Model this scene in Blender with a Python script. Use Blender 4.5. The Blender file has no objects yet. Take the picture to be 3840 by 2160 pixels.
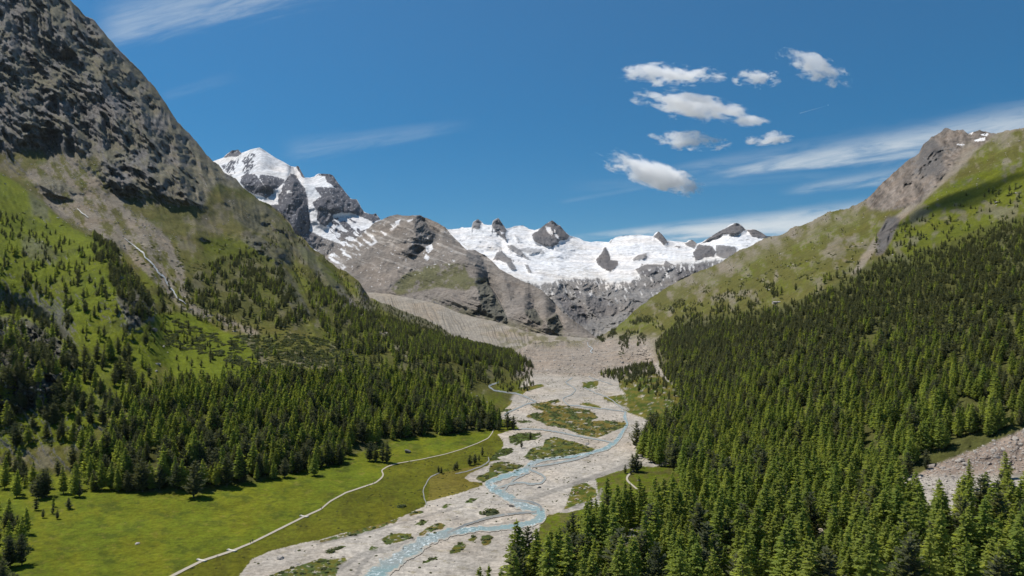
import bpy, bmesh, math, random
import numpy as np
from mathutils import Vector, Matrix
random.seed(7); rng = np.random.default_rng(7)
sc = bpy.context.scene
COL = sc.collection
R = math.radians
# ------------------------------------------------------------------ camera, sky, sun
F, CX, YH, H = 1741.0, 1288.0, 780.0, 120.0     # focal length and horizon in survey units, camera height
cam = bpy.data.cameras.new('camera'); camo = bpy.data.objects.new('camera', cam); COL.objects.link(camo)
camo.location = (0, 0, H); camo.rotation_euler = (R(90), 0, 0)
cam.sensor_width = 36; cam.lens = 36*F/2576; cam.shift_y = 55.5/2576
cam.clip_start = 1; cam.clip_end = 120000
sc.camera = camo
SUN_EL, SUN_AZ = 59.0, -64.0       # azimuth clockwise from +Y (the view direction); negative = to the left
sd = Vector((math.sin(R(SUN_AZ))*math.cos(R(SUN_EL)), math.cos(R(SUN_AZ))*math.cos(R(SUN_EL)), math.sin(R(SUN_EL))))
sun = bpy.data.lights.new('sun', 'SUN'); sun.energy = 4.3; sun.angle = R(0.53); sun.color = (1, 0.955, 0.88)
suno = bpy.data.objects.new('sun', sun); COL.objects.link(suno)
suno.rotation_euler = (-sd).to_track_quat('-Z', 'Y').to_euler()
suno.location = (-500, 500, 3000)
sc.view_settings.view_transform = 'Standard'; sc.view_settings.look = 'None'
sc.view_settings.exposure = 0.33; sc.view_settings.gamma = 1
cy = sc.cycles
cy.max_bounces = 14; cy.diffuse_bounces = 4; cy.glossy_bounces = 1; cy.transmission_bounces = 2
cy.transparent_max_bounces = 4; cy.volume_bounces = 12; cy.caustics_reflective = False; cy.caustics_refractive = False
cy.use_denoising = True; cy.denoiser = 'OPENIMAGEDENOISE'; cy.denoising_input_passes = 'RGB_ALBEDO_NORMAL'; cy.denoising_prefilter = 'ACCURATE'
cy.volume_max_steps = 256

class NT:
    """tiny node helper"""
    def __init__(s, tree): s.t = tree; s.n = tree.nodes; s.l = tree.links
    def new(s, typ, ins=None, **kw):
        nd = s.n.new(typ)
        for k, v in kw.items(): setattr(nd, k, v)
        for k, v in (ins or {}).items():
            if hasattr(v, 'is_output') or isinstance(v, bpy.types.NodeSocket): s.l.new(v, nd.inputs[k])
            else: nd.inputs[k].default_value = v
        return nd
    def m(s, op, a, b=None, c=None, clamp=False):
        ins = {0: a}
        if b is not None: ins[1] = b
        if c is not None: ins[2] = c
        return s.new('ShaderNodeMath', ins, operation=op, use_clamp=clamp).outputs[0]
    def ss(s, x, a, b):
        return s.new('ShaderNodeMapRange', {0: x, 1: a, 2: b, 3: 0.0, 4: 1.0}, interpolation_type='SMOOTHSTEP').outputs[0]
    def mix(s, f, a, b, blend='MIX'):
        nd = s.new('ShaderNodeMix', data_type='RGBA', blend_type=blend)
        for k, v in ((0, f), (6, a), (7, b)):
            if isinstance(v, bpy.types.NodeSocket): s.l.new(v, nd.inputs[k])
            else: nd.inputs[k].default_value = v
        return nd.outputs[2]
    def noise(s, vec, scale, detail=5, rough=.55, dist=0.0):
        return s.new('ShaderNodeTexNoise', {'Vector': vec, 'Scale': scale, 'Detail': detail, 'Roughness': rough, 'Distortion': dist}).outputs[0]

world = bpy.data.worlds.new('World'); sc.world = world; world.use_nodes = True
w = NT(world.node_tree); w.n.clear()
sky = w.n.new('ShaderNodeTexSky'); sky.sky_type = 'NISHITA'; sky.sun_disc = False
sky.sun_elevation = R(SUN_EL); sky.sun_rotation = R(SUN_AZ)
sky.altitude = 2100; sky.air_density = 1.0; sky.dust_density = 0.15; sky.ozone_density = 3.5
co = w.new('ShaderNodeTexCoord').outputs['Generated']
sep = w.new('ShaderNodeSeparateXYZ', {0: co})
dy = w.m('MAXIMUM', sep.outputs[1], 0.05)
U = w.m('DIVIDE', sep.outputs[0], dy); V = w.m('DIVIDE', sep.outputs[2], dy)
ahead = w.ss(sep.outputs[1], 0.1, 0.35)
def P(x, y): return ((x-CX)/F, (YH-y)/F)
cloudm = None
# thin high cloud: (x0,y0)-(x1,y1) axis of each streak, half width at both ends, strength, noise contrast
STREAKS = [(1760, 446, 2700, 296, 8, 84, .85, 1.05), (1640, 432, 2500, 335, 14, 85, .32, .8), (1960, 482, 2600, 392, 14, 48, .5, .8),
           (1380, 604, 2700, 480, 8, 58, .8, .9), (1540, 606, 2500, 545, 14, 75, 1., .4), (1620, 588, 2350, 545, 16, 52, .95, 1.4), (1740, 580, 2060, 566, 20, 34, .8, 1.4), (230, 70, 760, -60, 70, 90, .42, 1.3),
           (150, 120, 480, 30, 40, 60, .2, .9),
           (700, 385, 1080, 325, 44, 24, .20, 1.0), (1400, 510, 1600, 475, 8, 6, .12, 1.), (1420, 470, 2100, 440, 20, 16, .10, 1.),
           (400, 245, 560, 200, 16, 22, .08, 1.)]
for (x0, y0, x1, y1, h0, h1, st, nc) in STREAKS:
    a = Vector(P(x0, y0)); b = Vector(P(x1, y1)); d = (b-a); L = d.length; d.normalize()
    du = w.m('SUBTRACT', U, a.x); dv = w.m('SUBTRACT', V, a.y)
    s_ = w.m('ADD', w.m('MULTIPLY', du, d.x), w.m('MULTIPLY', dv, d.y))
    t_ = w.m('SUBTRACT', w.m('MULTIPLY', dv, d.x), w.m('MULTIPLY', du, d.y))
    sn = w.m('DIVIDE', s_, L)
    hw = w.m('ADD', w.m('MULTIPLY', w.m('MINIMUM', w.m('MAXIMUM', sn, 0.0), 1.3), (h1-h0)/F), h0/F)
    v1 = w.new('ShaderNodeCombineXYZ', {0: w.m('MULTIPLY', s_, 5.0), 1: w.m('MULTIPLY', t_, 34.0), 2: x0*.01+y0*.02}).outputs[0]
    n1 = w.noise(v1, 2.2, 7, .62, .6)
    tn = w.m('ADD', w.m('DIVIDE', t_, hw), w.m('MULTIPLY', w.m('SUBTRACT', n1, .5), 1.2))
    across = w.ss(w.m('ABSOLUTE', tn), 1.05, 0.1)
    along = w.m('MULTIPLY', w.ss(sn, -0.02, 0.18), w.ss(sn, 1.35, 0.8))
    tex = w.ss(n1, .5-.32*nc, .5+.28)
    mk = w.m('MULTIPLY', w.m('MULTIPLY', across, along), w.m('MULTIPLY', tex, st))
    cloudm = mk if cloudm is None else w.m('SUBTRACT', w.m('ADD', cloudm, mk), w.m('MULTIPLY', cloudm, mk))
cloudm = w.m('MULTIPLY', cloudm, ahead)
elev = w.ss(sep.outputs[2], 0.05, 0.50)
skyc = w.new('ShaderNodeHueSaturation', {'Hue': .490, 'Saturation': w.m('SUBTRACT', 1.44, w.m('MULTIPLY', elev, .20)), 'Value': w.m('ADD', .77, w.m('MULTIPLY', elev, .25)), 'Color': sky.outputs[0]}).outputs[0]
skyc = w.mix(cloudm, skyc, (6.6, 7.2, 7.6, 1))
bg = w.new('ShaderNodeBackground', {'Color': skyc, 'Strength': 0.079})
wo = w.new('ShaderNodeOutputWorld', {'Surface': bg.outputs[0]})
world.cycles.sampling_method = 'MANUAL'; world.cycles.sample_map_resolution = 512

# ------------------------------------------------------------------ helpers
def tag(o, label=None, cat=None, group=None, kind=None):
    if label: o['label'] = label
    if cat: o['category'] = cat
    if group: o['group'] = group
    if kind: o['kind'] = kind
    return o
def link(name, me, parent=None, loc=None):
    o = bpy.data.objects.new(name, me); COL.objects.link(o)
    if parent: o.parent = parent
    if loc is not None: o.location = loc
    return o
def mesh_np(name, V_, Fq, mat=None, smooth=True, colors=None, extra=None):
    """V_ (n,3), Fq (m,k) all faces of the same size"""
    me = bpy.data.meshes.new(name)
    V_ = np.asarray(V_, np.float32); Fq = np.asarray(Fq, np.int32)
    k = Fq.shape[1]
    me.vertices.add(len(V_)); me.vertices.foreach_set('co', V_.ravel())
    me.loops.add(Fq.size); me.loops.foreach_set('vertex_index', Fq.ravel())
    me.polygons.add(len(Fq)); me.polygons.foreach_set('loop_start', np.arange(0, Fq.size, k, dtype=np.int32))
    me.polygons.foreach_set('loop_total', np.full(len(Fq), k, np.int32))
    me.update(calc_edges=True)
    me.polygons.foreach_set('use_smooth', np.full(len(Fq), smooth))
    if colors is not None:
        at = me.color_attributes.new('Col', 'FLOAT_COLOR', 'POINT')
        c4 = np.ones((len(V_), 4), np.float32); c4[:, :colors.shape[1]] = colors
        at.data.foreach_set('color', c4.ravel())
    for nm, arr in (extra or {}).items():
        at = me.attributes.new(nm, 'FLOAT', 'POINT'); at.data.foreach_set('value', np.asarray(arr, np.float32).ravel())
    if mat: me.materials.append(mat)
    return me
_G = rng.uniform(0, 2*np.pi, (256, 256)); _GX = np.cos(_G); _GY = np.sin(_G)
def perlin(x, y, seed=0):
    x = x + seed*17.31; y = y + seed*9.77
    xi = np.floor(x).astype(np.int64); yi = np.floor(y).astype(np.int64)
    xf = x-xi; yf = y-yi
    u = xf*xf*xf*(xf*(xf*6-15)+10); v = yf*yf*yf*(yf*(yf*6-15)+10)
    def g(i, j, dx, dy):
        a = i & 255; b = j & 255
        return _GX[a, b]*dx + _GY[a, b]*dy
    n00 = g(xi, yi, xf, yf); n10 = g(xi+1, yi, xf-1, yf); n01 = g(xi, yi+1, xf, yf-1); n11 = g(xi+1, yi+1, xf-1, yf-1)
    return ((n00*(1-u)+n10*u)*(1-v) + (n01*(1-u)+n11*u)*v)*1.45
def fbm(x, y, o=5, seed=0, gain=.5):
    r = 0; a = 1; s = 0
    for i in range(o):
        r = r + a*perlin(x*2**i, y*2**i, seed+i*3.1); s += a; a *= gain
    return r/s
def ridged(x, y, o=5, seed=0, gain=.5):
    r = 0; a = 1; s = 0
    for i in range(o):
        n = 1-np.abs(perlin(x*2**i, y*2**i, seed+i*5.3))*1.8
        r = r + a*n; s += a; a *= gain
    return r/s
def sstep(x, a, b):
    t = np.clip((x-a)/(b-a), 0, 1); return t*t*(3-2*t)
def inpoly(x, y, poly):
    poly = np.asarray(poly, float)
    m = (x >= poly[:, 0].min()) & (x <= poly[:, 0].max()) & (y >= poly[:, 1].min()) & (y <= poly[:, 1].max())
    out = np.zeros(x.shape, bool)
    if not m.any(): return out
    xs = x[m]; ys = y[m]; r = np.zeros(xs.shape, bool)
    n = len(poly); j = n-1
    for i in range(n):
        xi, yi = poly[i]; xj, yj = poly[j]
        if yi != yj:
            c = ((yi > ys) != (yj > ys)) & (xs < (xj-xi)*(ys-yi)/(yj-yi)+xi)
            r ^= c
        j = i
    out[m] = r
    return out
def blur(A, k, axes=(0, 1)):
    """box blur twice along both axes, radius k cells"""
    for _ in range(2):
        for ax in axes:
            pad = [(0, 0), (0, 0)]; pad[ax] = (k+1, k)
            B = np.pad(A, pad, mode='edge').cumsum(axis=ax)
            n = A.shape[ax]
            A = (np.take(B, range(2*k+1, 2*k+1+n), ax) - np.take(B, range(0, n), ax))/(2*k+1)
    return A

def smooth1(a, r):
    r = int(max(r, 0))
    if r < 1: return a
    for _ in range(3):
        b = np.concatenate([2*a[0]-a[r:0:-1], a, 2*a[-1]-a[-2:-r-2:-1]])
        c = np.concatenate([[0], b.cumsum()]); a = (c[2*r+1:]-c[:-2*r-1])/(2*r+1)
    return a
class Layer:
    """A mountain side surveyed from control lines: each line is a list of (x, y, distance); distance 0 = on the valley floor plane."""
    def __init__(s, x0, x1, nx, lines, rows, floor_slope=.01, soft=3, smx=1.0):
        s.x = np.linspace(x0, x1, nx); s.nx = nx
        ys, ds = [], []
        for ln in lines:
            a = np.asarray(ln, float)
            y = np.interp(s.x, a[:, 0], a[:, 1])
            Df = H/np.maximum((a[:, 1]-YH)/F+floor_slope, .02)
            dd = np.where(a[:, 2] > 0, a[:, 2], Df)
            ld = np.interp(s.x, a[:, 0], np.log(dd))
            fl = np.interp(s.x, a[:, 0], (a[:, 2] == 0).astype(float))
            if ln is lines[-1]: rawtop = y.copy()
            y = smooth1(y, 22/(s.x[1]-s.x[0])*smx)
            ld = smooth1(ld, 34/(s.x[1]-s.x[0])*smx)
            Dfx = np.log(H/np.maximum((y-YH)/F+floor_slope, .02))
            flw = sstep(smooth1(fl, 10/(s.x[1]-s.x[0])*smx), .6, 1.0); ld = Dfx*flw+ld*(1-flw)
            ys.append(y); ds.append(ld)
        ys = np.array(ys); ds = np.exp(np.array(ds))
        for i in range(1, len(ys)):                      # keep every line above (beyond) the last
            ys[i] = np.minimum(ys[i], ys[i-1]-.5); ds[i] = np.maximum(ds[i], ds[i-1]*1.0005)
        s.top = rawtop
        M = rows; s.M = M
        tt = np.linspace(0, 1, M)
        s.Y = ys[0][None, :] + (s.top-ys[0])[None, :]*tt[:, None]
        s.X = np.repeat(s.x[None, :], M, 0)
        D = np.zeros_like(s.Y)
        zs = H - ds*(ys-YH)/F
        for c in range(nx):
            y = s.Y[:, c]; yk = ys[:, c]; dk = ds[:, c]; zk = zs[:, c]
            k = np.clip(np.searchsorted(-yk, -y, side='right')-1, 0, len(yk)-2)
            d0, d1, z0, z1 = dk[k], dk[k+1], zk[k], zk[k+1]
            m = (z1-z0)/np.maximum(d1-d0, 1e-6)          # z = z0 + m (d-d0);  z = H - d t
            t = (y-YH)/F
            D[:, c] = np.clip((H - z0 + m*d0)/np.maximum(m+t, 1e-4), d0, d1)
        s.L = blur(np.log(D), soft, (0,))
    def jump(s, line, amount, width=4, fade=70):
        a = np.asarray(line, float)
        yl = np.interp(s.X, a[:, 0], a[:, 1])
        fade = min(fade, (a[-1, 0]-a[0, 0])*.5); e = sstep(s.X, a[0, 0]-1, a[0, 0]+fade)*(1-sstep(s.X, a[-1, 0]-fade, a[-1, 0]+1))
        yl = yl + fbm(s.X/14, s.X*0+3.3, 4, 21)*5
        s.L = s.L + amount*e*sstep(yl-s.Y, -width, width)*np.exp(-np.maximum(yl-s.Y, 0)/max(40, fade*1.2))
    def prow(s, poly, amt, left=1.3):
        """a rib of rock: gentle on its left, a steep wall turned to the right inside the outline"""
        p = np.asarray(poly, float); y0, y1 = p[:, 1].min(), p[:, 1].max(); ys = np.linspace(y0+.3, y1-.3, 40); xl, xr = [], []
        for y in ys:
            c = []
            for (xa, ya), (xb, yb) in zip(p, np.roll(p, -1, 0)):
                if (ya > y) != (yb > y): c.append(xa+(xb-xa)*(y-ya)/(yb-ya))
            xl.append(min(c)); xr.append(max(c))
        wm = max(6, np.mean(np.array(xr)-np.array(xl))); h_ = y1-y0
        s.jn = s.jn if hasattr(s, 'jn') else fbm(s.X/18, s.Y/14, 4, 23); jn = s.jn*wm*.35
        XL = np.interp(s.Y, ys, smooth1(np.array(xl), 4))+jn; w_ = np.maximum(np.interp(s.Y, ys, smooth1(np.array(xr), 4))+jn-XL, wm*.5)
        t = s.X-XL; pr = np.where(t >= 0, np.clip(1-t/w_, 0, 1), np.exp(np.minimum(t, 0)/(left*wm)))
        s.L = s.L - amt*pr*sstep(s.Y, y0-.15*h_, y0+.25*h_)*sstep(-s.Y, -y1-.22*h_, -y1+.30*h_)
    def warp_mask(s, poly, amp=7, soft=1, seed=3):
        if not hasattr(s, 'wx'):
            s.wx = s.X + amp*fbm(s.X/26, s.Y/26, 5, 31, .62); s.wy = s.Y + amp*.8*fbm(s.X/26, s.Y/26, 5, 57, .62)
        m = inpoly(s.wx, s.wy, poly).astype(float)
        return blur(m, soft) if soft else m
    def finish(s, rough_top=1.5):
        # ragged skyline
        e = np.exp(-(s.Y-s.top[None, :])/14)
        s.Ys = s.Y + rough_top*e*(fbm(s.X/22, s.X*0+1.7, 5, 77, .75)*2)
        D = np.exp(s.L); s.D = D
        s.PX = D*(s.X-CX)/F; s.PY = D; s.PZ = H-D*(s.Ys-YH)/F
    def normals(s):
        P_ = np.stack([s.PX, s.PY, s.PZ], -1)
        du = np.gradient(P_, axis=1); dv = np.gradient(P_, axis=0)
        n = np.cross(du, dv); n /= np.linalg.norm(n, axis=-1, keepdims=True)+1e-9
        return n
    def build(s, name, mat, color, rock, back=((.02, .3), (.06, .7), (.15, 1.0)), front=None, base=-40, wings=False):
        """color (M,nx,3); adds the far side of the ridge behind the skyline"""
        PX, PY, PZ = [s.PX], [s.PY], [s.PZ]
        C = [color]; K = [rock]
        ox, oy, oz = s.PX[-1], s.PY[-1], s.PZ[-1]
        for (k, drop) in back:
            f = 1+k
            zz = oz*(1-drop)+base*drop
            PX.append((ox*f)[None]); PY.append((oy*f)[None]); PZ.append(np.minimum(zz, oz)[None])
            C.append(color[-1:]); K.append(rock[-1:])
        if front is not None:
            fr = []
            for (yy) in front:
                D = H/((yy-YH)/F+.01)*np.clip(s.D[0]/(H/((s.Y[0]-YH)/F+.01)), .3, 1)
                PX.insert(0, (D*(s.x-CX)/F)[None]); PY.insert(0, D[None]); PZ.insert(0, (H-D*(yy-YH)/F)[None])
                C.insert(0, color[:1]); K.insert(0, rock[:1])
        PX = np.concatenate(PX); PY = np.concatenate(PY); PZ = np.concatenate(PZ); C = np.concatenate(C); K = np.concatenate(K)
        for side, fs in ((0, (1.06, 1.14, 1.25, 1.4, 1.7, 2.2, 3.0)), (-1, (1.06, 1.14, 1.25, 1.4, 1.7, 2.2, 3.0))):
            if not wings: break
            ex = [(PX[:, side]*f)[:, None] for f in fs]; k = len(fs); rp = lambda A: np.repeat(A[:, :1] if side == 0 else A[:, -1:], k, 1)
            ex = np.concatenate(ex[::-1] if side == 0 else ex, 1); ey, ez, ec, ek = rp(PY), rp(PZ), rp(C), rp(K)
            cat = (lambda a, b: np.concatenate([b, a], 1)) if side == 0 else (lambda a, b: np.concatenate([a, b], 1))
            PX, PY, PZ, C, K = cat(PX, ex), cat(PY, ey), cat(PZ, ez), cat(C, ec), cat(K, ek)
        m, n = PX.shape
        idx = np.arange(m*n).reshape(m, n)
        q = np.stack([idx[:-1, :-1], idx[:-1, 1:], idx[1:, 1:], idx[1:, :-1]], -1).reshape(-1, 4)
        me = mesh_np(name, np.stack([PX, PY, PZ], -1).reshape(-1, 3), q, mat, True, C.reshape(-1, 3), {'rock': K.reshape(-1)})
        o = link(name, me); o['kind'] = 'structure'
        return o
    def at(s, x, y):
        """world point of the surface seen at survey position x, y"""
        x = np.asarray(x, float); y = np.asarray(y, float)
        fx = np.clip((x-s.x[0])/(s.x[1]-s.x[0]), 0, s.nx-1.001); i = fx.astype(int); a = fx-i
        y0 = s.Y[0, i]*(1-a)+s.Y[0, i+1]*a; y1 = s.Y[-1, i]*(1-a)+s.Y[-1, i+1]*a
        fy = np.clip((y-y0)/(y1-y0)*(s.M-1), 0, s.M-1.001); j = fy.astype(int); b = fy-j
        def g(A): return (A[j, i]*(1-a)+A[j, i+1]*a)*(1-b)+(A[j+1, i]*(1-a)+A[j+1, i+1]*a)*b
        D = g(s.PY)
        return np.stack([g(s.PX), D, g(s.PZ)], -1)

# ------------------------------------------------------------------ materials
def mat_new(name):
    m = bpy.data.materials.new(name); m.use_nodes = True
    t = NT(m.node_tree); t.n.clear(); return m, t
def ground_material(name, big=1/70., contrast=.5, bump=1.0, bumpd=2.5, grain=1/3., crack=1/50., cdark=.5):
    m, t = mat_new(name)
    geo = t.new('ShaderNodeNewGeometry').outputs['Position']
    col = t.new('ShaderNodeAttribute', attribute_name='Col').outputs['Color']
    rk = t.new('ShaderNodeAttribute', attribute_name='rock').outputs['Fac']
    n1 = t.noise(geo, big, 9, .68, .3)
    n2 = t.noise(geo, grain, 5, .7)
    v1 = t.m('ADD', 1-contrast*.5*2, t.m('MULTIPLY', n1, contrast*2))
    n4 = t.noise(geo, grain*.25, 5, .7)
    v2 = t.m('MULTIPLY', t.m('ADD', .40, t.m('MULTIPLY', n2, 1.2)), t.m('ADD', .50, n4))
    c = t.mix(1.0, col, t.new('ShaderNodeCombineColor', {0: v1, 1: v1, 2: v1}).outputs[0], 'MULTIPLY')
    c = t.mix(1.0, c, t.new('ShaderNodeCombineColor', {0: v2, 1: v2, 2: v2}).outputs[0], 'MULTIPLY')
    cr = t.new('ShaderNodeTexNoise', {'Vector': geo, 'Scale': crack, 'Detail': 7, 'Roughness': .62, 'Distortion': .6, 'Lacunarity': 2.1}, noise_type='RIDGED_MULTIFRACTAL').outputs[0]
    crk = t.m('MULTIPLY', t.ss(cr, .25, 1.3), rk)
    c = t.mix(t.m('MULTIPLY', crk, cdark), c, t.mix(1.0, c, (.34, .33, .36, 1), 'MULTIPLY'))
    n3 = t.noise(geo, big*.6, 4, .6)
    c = t.mix(t.m('MULTIPLY', t.ss(n3, .4, .7), .22), c, t.mix(1.0, c, (1.3, 1.0, .7, 1), 'MULTIPLY'))
    vor = t.new('ShaderNodeTexVoronoi', {'Vector': geo, 'Scale': grain*.5}, feature='F1').outputs[0]
    hgt = t.m('ADD', t.m('MULTIPLY', n1, bumpd*8), t.m('MULTIPLY', n2, bumpd*.5))
    hgt = t.m('SUBTRACT', hgt, t.m('MULTIPLY', vor, bumpd*.4)); hgt = t.m('SUBTRACT', hgt, t.m('MULTIPLY', crk, bumpd*3.))
    st = t.m('MULTIPLY', t.m('ADD', .12, t.m('MULTIPLY', rk, .8)), bump)
    bp = t.new('ShaderNodeBump', {'Strength': st, 'Distance': 1.0, 'Height': hgt}).outputs[0]
    b = t.new('ShaderNodeBsdfPrincipled', {'Base Color': c, 'Roughness': .92, 'Normal': bp})
    b.inputs['Specular IOR Level'].default_value = .04
    t.new('ShaderNodeOutputMaterial', {0: b.outputs[0]})
    return m
MG = ground_material('valley_ground', 1/60., .55, .8, 1.0, 1/2.5, 1/75.)
MMID = ground_material('grey_mountain', 1/260., .65, .9, 8., 1/16., 1/220.)
MFAR = ground_material('high_mountain', 1/420., .32, .8, 12., 1/40., 1/330., .3)
MMOR = ground_material('moraine_ground', 1/90., .3, .6, 1.5, 1/6.)

# palette (real surface colours)
GR_B = np.array((.092, .116, .004)); GR_O = np.array((.088, .086, .022)); GR_D = np.array((.045, .060, .010)); GR_Y = np.array((.150, .120, .030))
GRAV = np.array((.338, .308, .268)); GRAV_D = np.array((.21, .195, .175)); SCREE = np.array((.185, .160, .130)); ROCK = np.array((.158, .152, .150))
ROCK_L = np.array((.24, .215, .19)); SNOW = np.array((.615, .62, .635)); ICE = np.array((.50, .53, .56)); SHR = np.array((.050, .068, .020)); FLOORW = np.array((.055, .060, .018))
def c6(pts): return [(804.9+x*.3982, 872+y*.3982) for x, y in pts]
def cc(pts, ox, oy, k): return [(ox+x*k, oy+y*k) for x, y in pts]

# ------------------------------------------------------------------ the valley: floor and both sides
TOPN = [(-140, -320), (0, -180), (120, -70), (177, 0), (215, 40), (237, 50), (272, 95), (302, 127), (350, 175), (390, 220), (420, 265), (445, 305), (480, 340),
        (515, 382), (537, 408), (550, 414), (564, 434), (593, 448), (613, 474), (630, 486), (653, 503), (688, 520), (713, 540), (731, 563), (742, 586), (768, 603),
        (782, 623), (811, 640), (820, 652), (851, 675), (877, 686), (903, 709), (917, 730), (930, 748), (951, 758), (993, 773), (1029, 788), (1065, 800), (1090, 813),
        (1120, 831), (1144, 846), (1180, 855), (1228, 870), (1258, 877), (1290, 884), (1320, 872), (1345, 862), (1420, 857), (1484, 856), (1505, 848), (1520, 840), (1551, 823),
        (1608, 772), (1665, 730), (1740, 690), (1806, 664), (1854, 633), (1898, 614), (1924, 598), (1964, 592), (1995, 572), (2034, 561), (2083, 534), (2136, 523),
        (2180, 501), (2197, 484), (2237, 444), (2263, 422), (2281, 405), (2312, 385), (2323, 363), (2342, 347), (2364, 334), (2378, 321), (2390, 325), (2400, 329), (2421, 325),
        (2435, 336), (2465, 328), (2505, 336), (2531, 328), (2576, 322), (2716, 316)]
TD = [(-140, 2850), (0, 2950), (180, 3000), (350, 3050), (550, 2950), (742, 2550), (850, 2350), (920, 2150), (1065, 2050), (1144, 1950), (1258, 1850), (1300, 1850), (1345, 2080),
      (1484, 2300), (1520, 2900), (1610, 3600), (1740, 4200), (1898, 4000), (2136, 3000), (2200, 2600), (2378, 2150), (2440, 2050), (2505, 1700), (2576, 1550), (2716, 1450)]
td = np.asarray(TD, float)
N5 = [(x, y, float(np.interp(x, td[:, 0], td[:, 1]))) for x, y in TOPN]
N0 = [(-140, 1560, 262), (1200, 1560, 262), (1700, 1560, 245), (2100, 1560, 225), (2716, 1560, 200)]
N1 = [(-140, 1175, 0), (0, 1175, 0), (200, 1210, 0), (350, 1245, 0), (500, 1250, 0), (700, 1205, 0), (850, 1160, 0), (1000, 1110, 0), (1235, 1085, 0), (1290, 1000, 0),
      (1345, 930, 0), (1500, 925, 0), (1640, 900, 0), (1700, 965, 0), (1760, 1060, 0), (1900, 1150, 520), (2100, 1200, 440), (2300, 1200, 400), (2576, 1200, 370), (2716, 1200, 360)]
N2 = [(-140, 1000, 560), (200, 1000, 570), (400, 1000, 590), (600, 1000, 610), (800, 960, 700), (1000, 900, 930), (1150, 895, 1080), (1290, 905, 1350), (1345, 900, 0),
      (1500, 900, 0), (1640, 870, 1650), (1700, 900, 1150), (1900, 960, 740), (2100, 950, 620), (2300, 930, 590), (2576, 900, 520), (2716, 900, 500)]
N3 = [(-140, 330, 1650), (0, 430, 1500), (100, 500, 1350), (180, 570, 1200), (250, 610, 1080), (330, 700, 930), (385, 780, 820), (415, 900, 735), (600, 820, 950),
      (750, 780, 1150), (900, 800, 1450), (1000, 830, 1500), (1150, 870, 1350), (1290, 892, 1500), (1345, 880, 0), (1500, 880, 0), (1600, 850, 2000), (1700, 830, 1600),
      (1900, 800, 1150), (2100, 750, 950), (2300, 740, 850), (2576, 700, 760), (2716, 700, 740)]
N3b = [(x, y-5, (d*(1.17 if x < 380 else 1.02)) if d else 0) for x, y, d in N3]
N4 = [(-140, 250, 2000), (0, 300, 1950), (200, 430, 1850), (400, 560, 1650), (550, 640, 1600), (700, 680, 1700), (850, 740, 1900), (939, 775, 1900), (1050, 812, 1850),
      (1150, 860, 1700), (1290, 887, 1750), (1345, 868, 0), (1500, 865, 0), (1560, 835, 2600), (1700, 760, 2300), (1900, 700, 1700), (2100, 620, 1500), (2300, 600, 1250),
      (2576, 560, 1050), (2716, 560, 1000)]
NL = Layer(-140, 2716, 1040, [N0, N1, N2, N3, N3b, N4, N5], 620, soft=3)
X, Y = NL.X, NL.Y
dTop = Y-NL.top[None, :]
base_line = np.interp(X, [p[0] for p in N1], [p[1] for p in N1])
upl = base_line-Y                      # px above the foot of the slope
slope_m = sstep(upl, -5, 40)
fan = inpoly(X+5*fbm(X/12, Y/8, 4, 5), Y+3*fbm(X/12, Y/8, 4, 6), [(1300, 952), (1345, 942), (1420, 945), (1520, 950), (1600, 940), (1660, 925), (1640, 850), (1480, 840), (1320, 850), (1290, 880), (1296, 905)])
# --- regions
rock_top = NL.warp_mask([(-300, -400), (200, -400), (600, 420), (612, 474), (572, 470), (548, 460), (530, 480), (508, 522), (460, 512), (430, 498), (360, 478), (330, 492), (286, 482), (262, 455), (250, 430),
                         (256, 402), (238, 385), (225, 398), (180, 378), (150, 370), (138, 412), (105, 380), (60, 372), (30, 385), (-300, 380)])
rock_mid = NL.warp_mask([(110, 440), (150, 455), (200, 480), (215, 490), (160, 480), (140, 492), (95, 470)])
scree = NL.warp_mask([(118, 330), (140, 345), (190, 400), (235, 400), (247, 375), (262, 440), (290, 480), (380, 560), (450, 620), (470, 690), (475, 760), (560, 795), (650, 832), (640, 845),
                      (540, 812), (455, 775), (380, 700), (300, 620), (255, 608), (180, 568), (100, 500), (60, 430), (120, 410)])
shoulder = NL.warp_mask([(-300, 330), (0, 432), (100, 502), (180, 572), (250, 606), (330, 700), (388, 780), (392, 930), (340, 1000), (180, 1120), (-300, 1120)])
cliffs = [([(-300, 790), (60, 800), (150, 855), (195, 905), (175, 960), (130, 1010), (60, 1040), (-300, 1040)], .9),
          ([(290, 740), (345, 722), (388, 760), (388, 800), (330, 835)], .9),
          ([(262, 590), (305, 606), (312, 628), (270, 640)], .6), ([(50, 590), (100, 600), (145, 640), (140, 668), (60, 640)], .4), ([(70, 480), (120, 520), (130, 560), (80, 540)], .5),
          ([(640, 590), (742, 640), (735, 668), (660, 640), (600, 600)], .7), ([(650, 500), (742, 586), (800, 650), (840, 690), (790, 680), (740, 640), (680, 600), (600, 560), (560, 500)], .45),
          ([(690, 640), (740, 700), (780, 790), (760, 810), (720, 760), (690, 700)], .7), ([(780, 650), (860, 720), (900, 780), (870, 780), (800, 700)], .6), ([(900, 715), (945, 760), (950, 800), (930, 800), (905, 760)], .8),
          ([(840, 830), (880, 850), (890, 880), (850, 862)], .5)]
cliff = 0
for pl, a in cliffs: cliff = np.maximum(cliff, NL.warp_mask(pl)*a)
rockR = NL.warp_mask([(2170, 500), (2197, 470), (2240, 430), (2320, 350), (2378, 300), (2436, 320), (2440, 345), (2420, 380), (2395, 420), (2350, 470), (2310, 510), (2270, 525), (2230, 530), (2190, 528)])
rockR2 = NL.warp_mask([(2440, 320), (2505, 330), (2490, 352), (2455, 372), (2430, 350)])
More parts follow.
